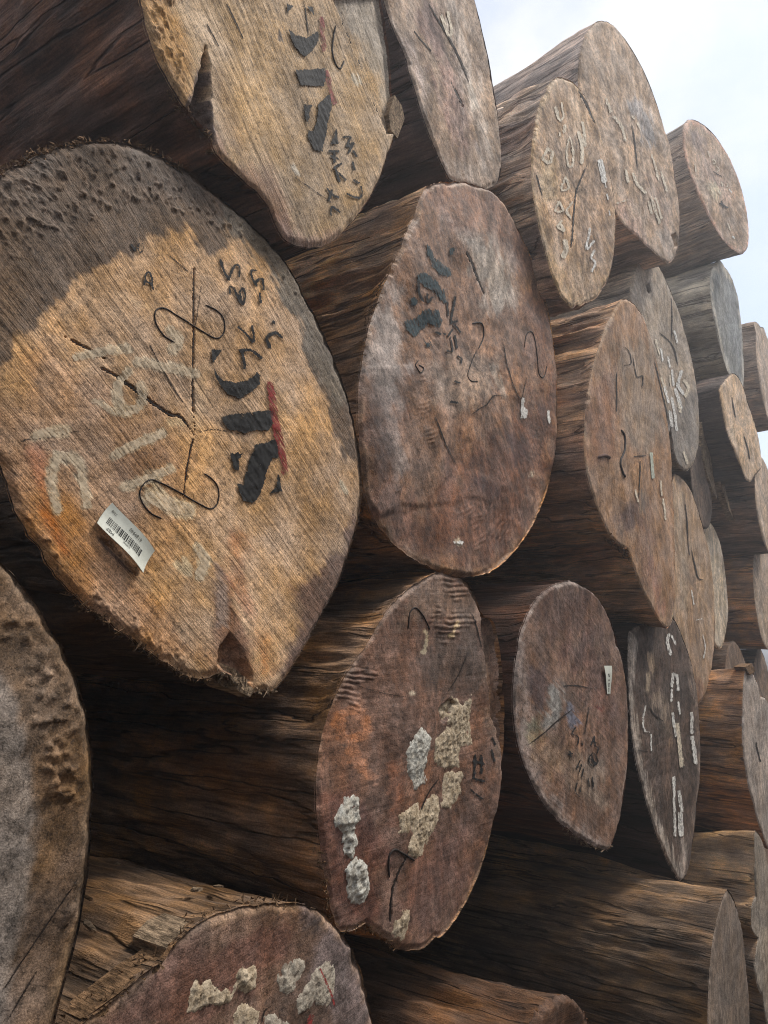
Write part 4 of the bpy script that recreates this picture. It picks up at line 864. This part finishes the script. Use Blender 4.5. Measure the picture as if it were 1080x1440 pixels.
for i, (p, w) in enumerate([([(232,50),(225,90),(240,155)], 2.2), ([(255,262),(250,330)], 1.8), ([(255,262),(275,275),(282,350)], 1.9), ([(248,350),(246,410)], 1.2), ([(250,480),(258,540),(270,600)], 1.9), ([(92,505),(108,440)], 1.3), ([(90,515),(98,572),(126,582)], 1.2), ([(137,595),(130,680)], 1.2),
        ([(355,480),(360,585)], 2.4), ([(362,610),(372,690),(378,750)], 2.6), ([(275,540),(292,650),(305,765)], 3.0), ([(262,830),(260,930),(268,1145)], 1.9), ([(288,910),(305,1010)], 2.6), ([(295,1030),(300,1140)], 3.4), ([(280,420),(288,480)], 1.6), ([(250,55),(268,100)], 1.6)]):
    marks(K, 'chalk_mark', [('line', zK(p), w)], WHITE if i not in (10,) else PALE, rag=1.4, cell=.0028, seed=140+i)

# ---------------------------------------------------------------- the two logs lettered in cream at the top
z7 = lambda p: z(p, 4.5, 740, 100)
Nn = make_log('cream_lettered_log', bg=2.3, label='tan log covered in faded cream letters with a white paint dab',
    o=[(785,108),(768,130),(755,165),(749,200),(748,232),(749,262),(753,292),(759,322),(767,352),(777,388),(790,418),(804,433),(825,425),(848,407),(857,388),(863,365),(866,335),(866,300),(862,262),(855,228),(847,195),(838,168),(824,135),(806,115)],
    y=-.10, yaw=-4, N=240, base=(148, 120, 92), bark=(142, 118, 96), bark_stain=(112, 90, 78), saw=((770, 200), (820, 380)), seed=12, bark_amp=.02, bark_res=(300, 120), mat=face_mat('tan_grey_end_grain', saw=.3, mottle=1.5, speck=.6, ring=.1, fleck=(.52, .44, .35)),
    patches=[('poly', z7([(90,560),(180,560),(210,800),(120,820),(90,700)]), (176, 146, 104), 6, .8), ('line', z7([(300,180),(330,300),(345,400)]), (172, 146, 118), 4, .7, 8), ('poly', z7([(330,620),(520,600),(560,900),(480,1200),(300,1200)]), (134, 108, 86), 14, .6),
             ('poly', z7([(60,700),(130,1000),(280,1400),(400,1440),(230,1440),(60,1000)]), (162, 134, 98), 8, .6), ('poly', z7([(290,1150),(480,1300),(440,1430),(280,1430)]), (154, 126, 94), 14, .6)],
    cracks=[(z7([(380,590),(320,760),(295,1000),(278,1150)]), 1.6, .010), (z7([(330,130),(380,210),(430,330)]), 1.8, .012), (z7([(60,640),(110,800)]), 1.0, .005)], rim=((172, 146, 112), .03, .6))
for i, (ls, w) in enumerate([([[(182,235),(205,312),(232,285),(220,205)]], 1.8), ([[(242,350),(235,385)]], 2.6), ([[(270,420),(250,500),(262,600),(290,590),(290,480),(272,420)]], 1.6), ([[(130,495),(100,555),(145,580),(155,520),(130,495)]], 2.3), ([[(245,670),(222,750),(268,738),(245,670)]], 1.6),
        ([[(330,390),(350,470),(345,580)]], 2.6), ([[(205,830),(182,885),(232,882),(210,830)]], 1.8), ([[(222,950),(200,985),(238,1010),(215,960)]], 1.8), ([[(242,1080),(250,1120),(235,1170)]], 3.6), ([[(288,830),(255,888),(278,925)]], 1.8), ([[(355,330),(370,470)]], 2.2), ([[(203,395),(206,412)]], 1.6)]):
    strokes(Nn, 'painted_letter', [z7(p) for p in ls], w, PALE, rag=1.4, cell=.0024, seed=160+i)
for i, (ls, w) in enumerate([([[(465,575),(480,640),(490,690)]], 4.2), ([[(498,700),(500,735)], [(508,780),(515,812)], [(522,888),(526,912)]], 1.2), ([[(398,1000),(375,1125),(420,1080)]], 1.8), ([[(425,1140),(402,1185),(432,1215),(410,1268)]], 1.7)]):
    strokes(Nn, 'painted_letter', [z7(p) for p in ls], w, WHITE, rag=1.3, cell=.0024, seed=180+i)
Oo = make_log('tall_pinkish_log', bg=2.3, label='large pinkish-grey log rising highest above the pile against the sky',
    o=[(846,28),(862,34),(878,52),(895,78),(911,110),(924,145),(935,182),(944,215),(950,250),(955,285),(957,320),(955,345),(950,362),(940,371),(928,362),(915,350),(897,332),(880,318)],
    y=-.08, yaw=-8, N=220, base=(147, 122, 98), bark=(132, 112, 98), saw=((870, 80), (930, 300)), seed=13, mat=face_mat('pinkish_end_grain', saw=.25, mottle=1.4, speck=.5, ring=.15, fleck=(.50, .43, .38)),
    patches=[('line', z7([(690,220),(740,300),(780,420)]), (128, 130, 134), 8, .6, 9), ('line', z7([(800,720),(880,980),(900,1150)]), (156, 128, 110), 10, .5, 10), ('poly', z7([(560,840),(640,830),(800,1150),(700,1130)]), (150, 120, 106), 6, .6), ('poly', [(925,320),(957,330),(950,372),(925,360)], (132, 118, 104), 5, .6)],
    cracks=[(z7([(665,330),(690,480),(705,640)]), 1.0, .008)], recess=[([(945,330),(952,325),(956,345),(950,350)], .03, 3)])
for i, (p, w) in enumerate([([(500,180),(530,260)], 1.8), ([(550,290),(600,350),(625,440)], 1.9), ([(790,530),(815,600),(830,690)], 1.4), ([(625,630),(640,700)], 1.8), ([(670,650),(700,720),(745,770)], 2.0), ([(780,800),(800,860),(840,960)], 1.8), ([(810,810),(850,930)], 1.8), ([(765,830),(790,900)], 1.5), ([(575,835),(640,815)], 1.0), ([(670,290),(680,300)], 1.6), ([(700,330),(720,370)], 1.2), ([(850,640),(880,760)], 1.3)]):
    marks(Oo, 'painted_letter', [('line', z7(p), w)], PALE, rag=1.5, cell=.003, seed=190+i)

# ---------------------------------------------------------------- top-right log and the ones under it
z8 = lambda p: z(p, 6.0, 920, 160)
Pp = make_log('sky_edge_log', bg=2.0, label='small pinkish log with a pale rim overhanging the grey log, against the sky',
    o=[(968,168),(961,182),(961,205),(968,235),(978,262),(990,290),(1003,315),(1018,338),(1032,352),(1045,357),(1052,348),(1053,325),(1049,290),(1041,258),(1030,230),(1016,205),(1000,184),(985,172)],
    y=-.15, yaw=-14, N=160, base=(146, 121, 98), bark=(120, 104, 90), saw=((980, 200), (1030, 320)), seed=14, mat=face_mat('pale_rim_end_grain', saw=.15, mottle=1.2, speck=.4, ring=.4, fleck=(.50, .44, .40)),
    patches=[('poly', z8([(400,380),(470,370),(640,640),(640,760),(540,720),(420,560)]), (166, 136, 116), 7, .7), ('poly', z8([(330,150),(430,220),(420,330),(340,300)]), (122, 104, 100), 8, .6), ('line', z8([(480,600),(520,680)]), (150, 146, 120), 5, .6, 5)], rim=((180, 142, 118), .05, .9))
for i, (p, w, mm) in enumerate([([(488,390),(498,425),(512,408),(495,385)], .8, PALE), ([(520,440),(545,470),(530,490)], .8, PALE), ([(500,490),(560,530)], .9, INK), ([(565,580),(575,610)], 1.0, PALE), ([(610,590),(618,610),(608,615)], .9, PALE), ([(530,650),(550,680)], .8, PALE), ([(550,760),(610,795)], 1.3, INK), ([(560,740),(575,790)], .9, INK), ([(635,640),(650,665)], 1.0, WHITE), ([(620,930),(640,980)], .9, PALE), ([(660,1035),(675,1050)], 1.2, WHITE), ([(450,320),(465,360)], .9, PALE), ([(340,430),(350,490)], 1.0, PALE)]):
    marks(Pp, 'handwriting', [('line', z8(p), w)], mm, rag=.5, cell=.0035, seed=210+i)
Q = make_log('grey_log', bg=2.2, label='weathered grey log with a darker heart and pale rim',
    o=[(1008,374),(1000,385),(999,410),(1003,440),(1010,475),(1018,505),(1027,530),(1037,545),(1045,550),(1047,530),(1046,495),(1043,455),(1037,415),(1029,390),(1020,376)],
    y=-.08, yaw=-2, N=140, base=(112, 110, 104), bark=(120, 112, 98), saw=((1010, 400), (1035, 500)), seed=15, rim=((158, 148, 132), .09, .9), bark_mat_=BARK_SOFT, patches=[('poly', [(1015,385),(1035,400),(1045,480),(1042,530),(1026,480)], (104, 106, 106), 5, .7)],
    mat=face_mat('grey_end_grain', saw=.5, speck=.4, ring=.2, fleck=(.5, .48, .44)))
R_ = make_log('knotty_grey_log', bg=2.3, label='grey knotty log with rows of white chalk numbers, behind the stepped brown log',
    o=[(905,354),(918,362),(933,385),(950,425),(963,465),(973,502),(980,545),(984,590),(983,625),(977,648),(966,663),(957,658),(948,640),(944,600)],
    y=-.02, yaw=-4, N=220, base=(136, 120, 102), bark=(132, 120, 104), saw=((910, 400), (965, 600)), seed=16, mat=face_mat('knotty_end_grain', saw=.5, speck=.6, ring=.05, fleck=(.52, .47, .40)),
    patches=[('poly', zJ([(600,800),(780,640),(780,900),(700,1020),(650,960)]), (108, 100, 92), 10, .8), ('line', zJ([(545,195),(552,235)]), (58, 48, 42), 3, .95, 6), ('line', zJ([(640,180),(720,380)]), (150, 140, 126), 6, .6, 5), ('poly', zJ([(480,130),(560,90),(620,280),(520,300)]), (146, 132, 116), 8, .5)],
    cracks=[(zJ([(590,400),(650,460),(680,560)]), 1.0, .008), (zJ([(645,230),(650,440)]), .9, .006)], recess=[(zJ([(538,195),(552,185),(566,225),(552,242)]), .03, 3)])
for i, (p, w) in enumerate([([(575,440),(590,500)], 1.8), ([(632,515),(640,560)], 1.6), ([(650,575),(660,640)], 1.8), ([(600,610),(615,650)], 1.9), ([(615,650),(632,715)], 2.2), ([(690,580),(680,640),(700,680)], 2.2), ([(705,620),(722,650),(710,690)], 2.2), ([(668,660),(690,740)], 2.3), ([(650,700),(668,790)], 2.3), ([(680,720),(690,760)], 2.0), ([(640,760),(650,820)], 2.2), ([(665,790),(672,840)], 2.0), ([(700,940),(715,990)], 1.4), ([(660,400),(672,450)], 1.5), ([(600,480),(605,530)], 1.6), ([(640,600),(645,640)], 1.3)]):
    marks(R_, 'chalk_mark', [('line', zJ(p), w)], WHITE if i % 3 else PALE, rag=1.3, cell=.004, seed=230+i)
Ll = make_log('cracked_tan_log', 'tan cracked log with faint chalk strokes, below the knotty grey log',
    o=[(950,666),(960,672),(970,685),(979,706),(987,732),(995,765),(1001,800),(1005,845),(1006,885),(1004,920),(999,950),(991,980),(982,990),(974,975),(966,948),(958,915),(952,885)],
    y=0, N=180, base=(142, 116, 90), bark=(100, 78, 60), saw=((965, 700), (985, 950)), seed=17, mat=face_mat('cracked_tan_end_grain', saw=.6, speck=.6, ring=0, fleck=(.52, .46, .38)),
    patches=[('line', [(970,800),(980,960)], (124, 98, 76), 5, .6, 8), ('line', [(955,700),(965,850)], (150, 132, 110), 5, .6, 5), ('line', [(980,960),(986,985)], (110, 76, 58), 4, .7, 5)],
    cracks=[([(972,770),(980,810),(990,816)], 1.1, .008), ([(962,700),(970,790)], .9, .006)])
for i, (p, w) in enumerate([([(978,872),(986,870)], 1.0), ([(987,893),(990,908),(988,925)], 1.0), ([(972,830),(975,850)], 1.0)]):
    marks(Ll, 'chalk_mark', [('line', p, w)], WHITE, rag=.6, cell=.004, seed=250+i)
Mm = make_log('whitish_log', 'whitish weathered log wedged behind the cracked tan log', o=None, uvr=(5.17, .35, .40), y=.06, N=110, base=(176, 158, 134), bark=(140, 118, 92), saw=((1000, 740), (1010, 900)), seed=18, mat=face_mat('whitish_end_grain', saw=1.0, speck=.5, ring=0, fleck=(.6, .56, .5)))
Ss = make_log('splintered_log', bg=0.9, label='shadowed log with two long pale splinters standing from its end', o=None, uvr=(4.88, .93, .26), y=.03, N=90, base=(90, 74, 62), bark=(72, 58, 50), saw=((980, 600), (1000, 700)), seed=19)
slab(Ss, 'splinter', [(984,572),(988,590),(995,630),(1001,670),(1006,703),(999,692),(992,668),(986,640),(984,600)], -.02, .012, SPLINT_P, 21)
slab(Ss, 'splinter', [(988,562),(996,592),(1005,640),(1014,680),(1022,712),(1028,733),(1020,716),(1010,684),(1000,640),(992,602)], -.02, .018, SPLINT_P, 22)
Tt = make_log('pale_flat_log', bg=1.1, label='pale pinkish flat-faced log under the weathered grey log', o=[(1012,548),(1016,575),(1022,605),(1032,630),(1042,655),(1050,675),(1072,655),(1068,620),(1060,590),(1052,565),(1044,540)], y=-.15, yaw=-6, N=120, base=(178, 150, 120), bark=(88, 74, 66), saw=((1020, 560), (1050, 640)), seed=20,
    cracks=[([(1028,555),(1034,590)], .9, .008), ([(1045,610),(1055,650)], .9, .008)], mat=face_mat('pale_pink_end_grain', saw=.5, speck=.4, ring=.1, fleck=(.6, .52, .44)))
Uu = make_log('far_tan_log', bg=2.2, label='tan log at the far end of the top row, beyond the weathered grey log', o=[(1060,453),(1064,470),(1064,500),(1068,535),(1075,570),(1085,600),(1098,560),(1092,510),(1080,478),(1070,460)], y=-.15, yaw=-3, N=90, base=(158, 136, 116), bark=(132, 112, 96), saw=((1070, 480), (1085, 560)), seed=21, bark_mat_=BARK_SOFT)
Vv = make_log('brown_side_log', bg=2.0, label='log showing its shaded brown side under the pale flat-faced log', o=None, uvr=(6.05, .97, .35), y=-.15, yaw=-2, N=80, base=(160, 138, 116), bark=(104, 82, 66), seed=22)
Ww = make_log('orange_side_log', bg=2.2, label='log with a lit orange-brown side, second below the pale flat-faced log', o=None, uvr=(6.4, .34, .41), y=-.05, yaw=-2, N=80, base=(150, 130, 110), bark=(142, 102, 66), seed=23, bark_mat_=BARK_SOFT)
Xx = make_log('ragged_top_log', bg=2.1, label='log with long brown side and whitish face, a torn chunk at its top corner', o=[(1050,935),(1046,960),(1045,1000),(1045,1050),(1050,1090),(1060,1130),(1072,1170),(1082,1195),(1092,1170),(1092,1110),(1082,1040),(1070,980),(1060,945)],
    y=-.2, yaw=-4, N=140, base=(150, 136, 124), bark=(140, 100, 62), bark_stain=(108, 76, 50), saw=((1052, 960), (1075, 1120)), seed=24, cracks=[([(1062,1040),(1070,1075)], 1.0, .01)], mat=face_mat('whitish_brown_end_grain', saw=1.0, speck=.6, ring=0, fleck=(.56, .52, .47)))
slab(Xx, 'torn_chunk', [(1046,938),(1056,933),(1060,944),(1052,949)], -.05, .01, SPLINT, 25)
Yy = make_log('red_cracked_log', bg=1.9, label='low log with pale brown side and a rough red-brown crack near its end', o=[(1062,1168),(1062,1210),(1063,1260),(1067,1320),(1073,1400),(1085,1460),(1095,1400),(1092,1300),(1080,1215),(1070,1175)],
    y=-.25, yaw=-3, N=130, base=(134, 122, 108), bark=(146, 112, 74), bark_stain=(98, 76, 58), saw=((1064, 1200), (1075, 1380)), seed=25, bark_mat_=BARK_SOFT)
Zz = make_log('low_grey_faced_log', bg=1.1, label='lowest log with a narrow smooth grey face and red stain behind its rim', o=[(1024,1250),(1014,1275),(1005,1312),(1000,1350),(997,1400),(996,1440),(1000,1500),(1054,1500),(1055,1440),(1052,1390),(1048,1345),(1042,1300),(1033,1265)],
    y=-.3, N=150, base=(108, 94, 82), bark=(126, 96, 64), bark_stain=(84, 64, 48), saw=((1020, 1280), (1030, 1420)), seed=26, bark_res=(300, 130), mat=face_mat('smooth_grey_end_grain', saw=.7, speck=.3, ring=.1, fleck=(.42, .38, .34)))

# ---------------------------------------------------------------- logs of the bottom rows that carry the others
for i, (u, v, r, lab) in enumerate([(.10, -1.28, .50, 'log on the ground under the mud-caked log'), (.97, -1.53, .26, 'thin log on the ground under the broken-corner log'),
        (5.2, -1.36, .43, 'log on the ground under the ragged-top log, beyond the red-cracked one'), (5.64, -.46, .45, 'log under the whitish wedged log'), (6.55, -.42, .36, 'log under the log with the orange-brown side'), (6.35, -1.2, .58, 'thick log on the ground at the far end'), (6.78, 1.47, .29, 'log between the far tan log and the one with the shaded brown side')]):
    make_log('bottom_row_log', lab, o=None, uvr=(u, v, r), y=.05, N=60, base=(110, 88, 70), bark=(92, 70, 52), seed=40+i, bark_res=(120, 50))

# ---------------------------------------------------------------- unseen stack added behind the camera to block low light
first = make_log('light_blocker_log', 'unseen log added behind the camera to block low light', o=None, uvr=(0, -1.2, .6), y=0, N=40, base=(120, 94, 70), bark=(92, 70, 52), seed=60, bark_res=(60, 24), length=4.0, bg=1.2)
spots = [(x0+k*1.24, .60+r*1.06) for r, x0 in enumerate((-5.0, -4.38, -5.0, -4.38)) for k in range(15 if r % 2 == 0 else 14)]
kids = [c for c in (first.face, first.bark)]
for i, (x, h) in enumerate(spots):
    r = first.root if i == 0 else first.root.copy()
    if i:
        col.objects.link(r)
        for c in kids:
            d = c.copy(); col.objects.link(d); d.parent = r
    r.matrix_world = Matrix.Translation((x, -4.3-.12*math.sin(i*2.3), h)) @ Matrix.Rotation(math.pi, 4, 'Z') @ Matrix.Rotation(i*1.7, 4, 'Y')
    r['group'] = 'unseen logs added to block low light'

# ---------------------------------------------------------------- chips lying on the broken-corner log
G.root.matrix_world; bpy.context.view_layer.update()
rg = np.random.default_rng(5)
for i in range(16):
    t = rg.uniform(1.35, 2.15); yv = rg.uniform(.08, .62); p = G.root.matrix_world @ G.side(t, yv)
    a, b, h = rg.uniform(.008, .026), rg.uniform(.004, .010), rg.uniform(.002, .004); m = 6
    ang = np.linspace(0, 2*math.pi, m, endpoint=False); rr = rg.uniform(.6, 1.1, m)
    top = np.stack([a*rr*np.cos(ang), b*rr*np.sin(ang), np.full(m, h)+rg.uniform(-.0015, .0015, m)], 1); bot = top*[1.05, 1.05, 0]
    o = mesh_obj('wood_chip', np.vstack([top, bot]), [tuple(range(m)), tuple(range(m, 2*m))[::-1]]+[(j, m+j, m+(j+1) % m, (j+1) % m) for j in range(m)], SPLINT_P if i % 2 else SPLINT, None, False)
    o.location = p+Vector((0, 0, .006)); o.rotation_euler = (rg.uniform(-.15, .15), -(t-math.pi/2), rg.uniform(0, 3.1))
    o['label'] = 'small loose wood chip lying on the broken-corner log'; o['category'] = 'wood chip'; o['group'] = 'wood chips on the broken-corner log'

# ---------------------------------------------------------------- thin haze volume added to imitate lens glare
def haze():
    s, lo, hi = 310.0, -1.1, 5.6
    v = [(a*s, b*s, c) for c in (lo, hi) for a, b in ((-1, -1), (1, -1), (1, 1), (-1, 1))]
    f = [(0, 3, 2, 1), (4, 5, 6, 7), (0, 1, 5, 4), (1, 2, 6, 5), (2, 3, 7, 6), (3, 0, 4, 7)]
    m = bpy.data.materials.new('glare_haze'); m.use_nodes = True; n, l = m.node_tree.nodes, m.node_tree.links; n.clear()
    out = n.new('ShaderNodeOutputMaterial'); pv = n.new('ShaderNodeVolumePrincipled'); l.new(pv.outputs['Volume'], out.inputs['Volume'])
    pv.inputs['Color'].default_value = (.97, .975, 1, 1); pv.inputs['Density'].default_value = HAZE; pv.inputs['Anisotropy'].default_value = .6
    o = mesh_obj('haze', np.array(v), f, m, None, False); o['kind'] = 'stuff'; o['label'] = 'thin pale haze added to imitate lens glare'
HAZE = .017
haze()
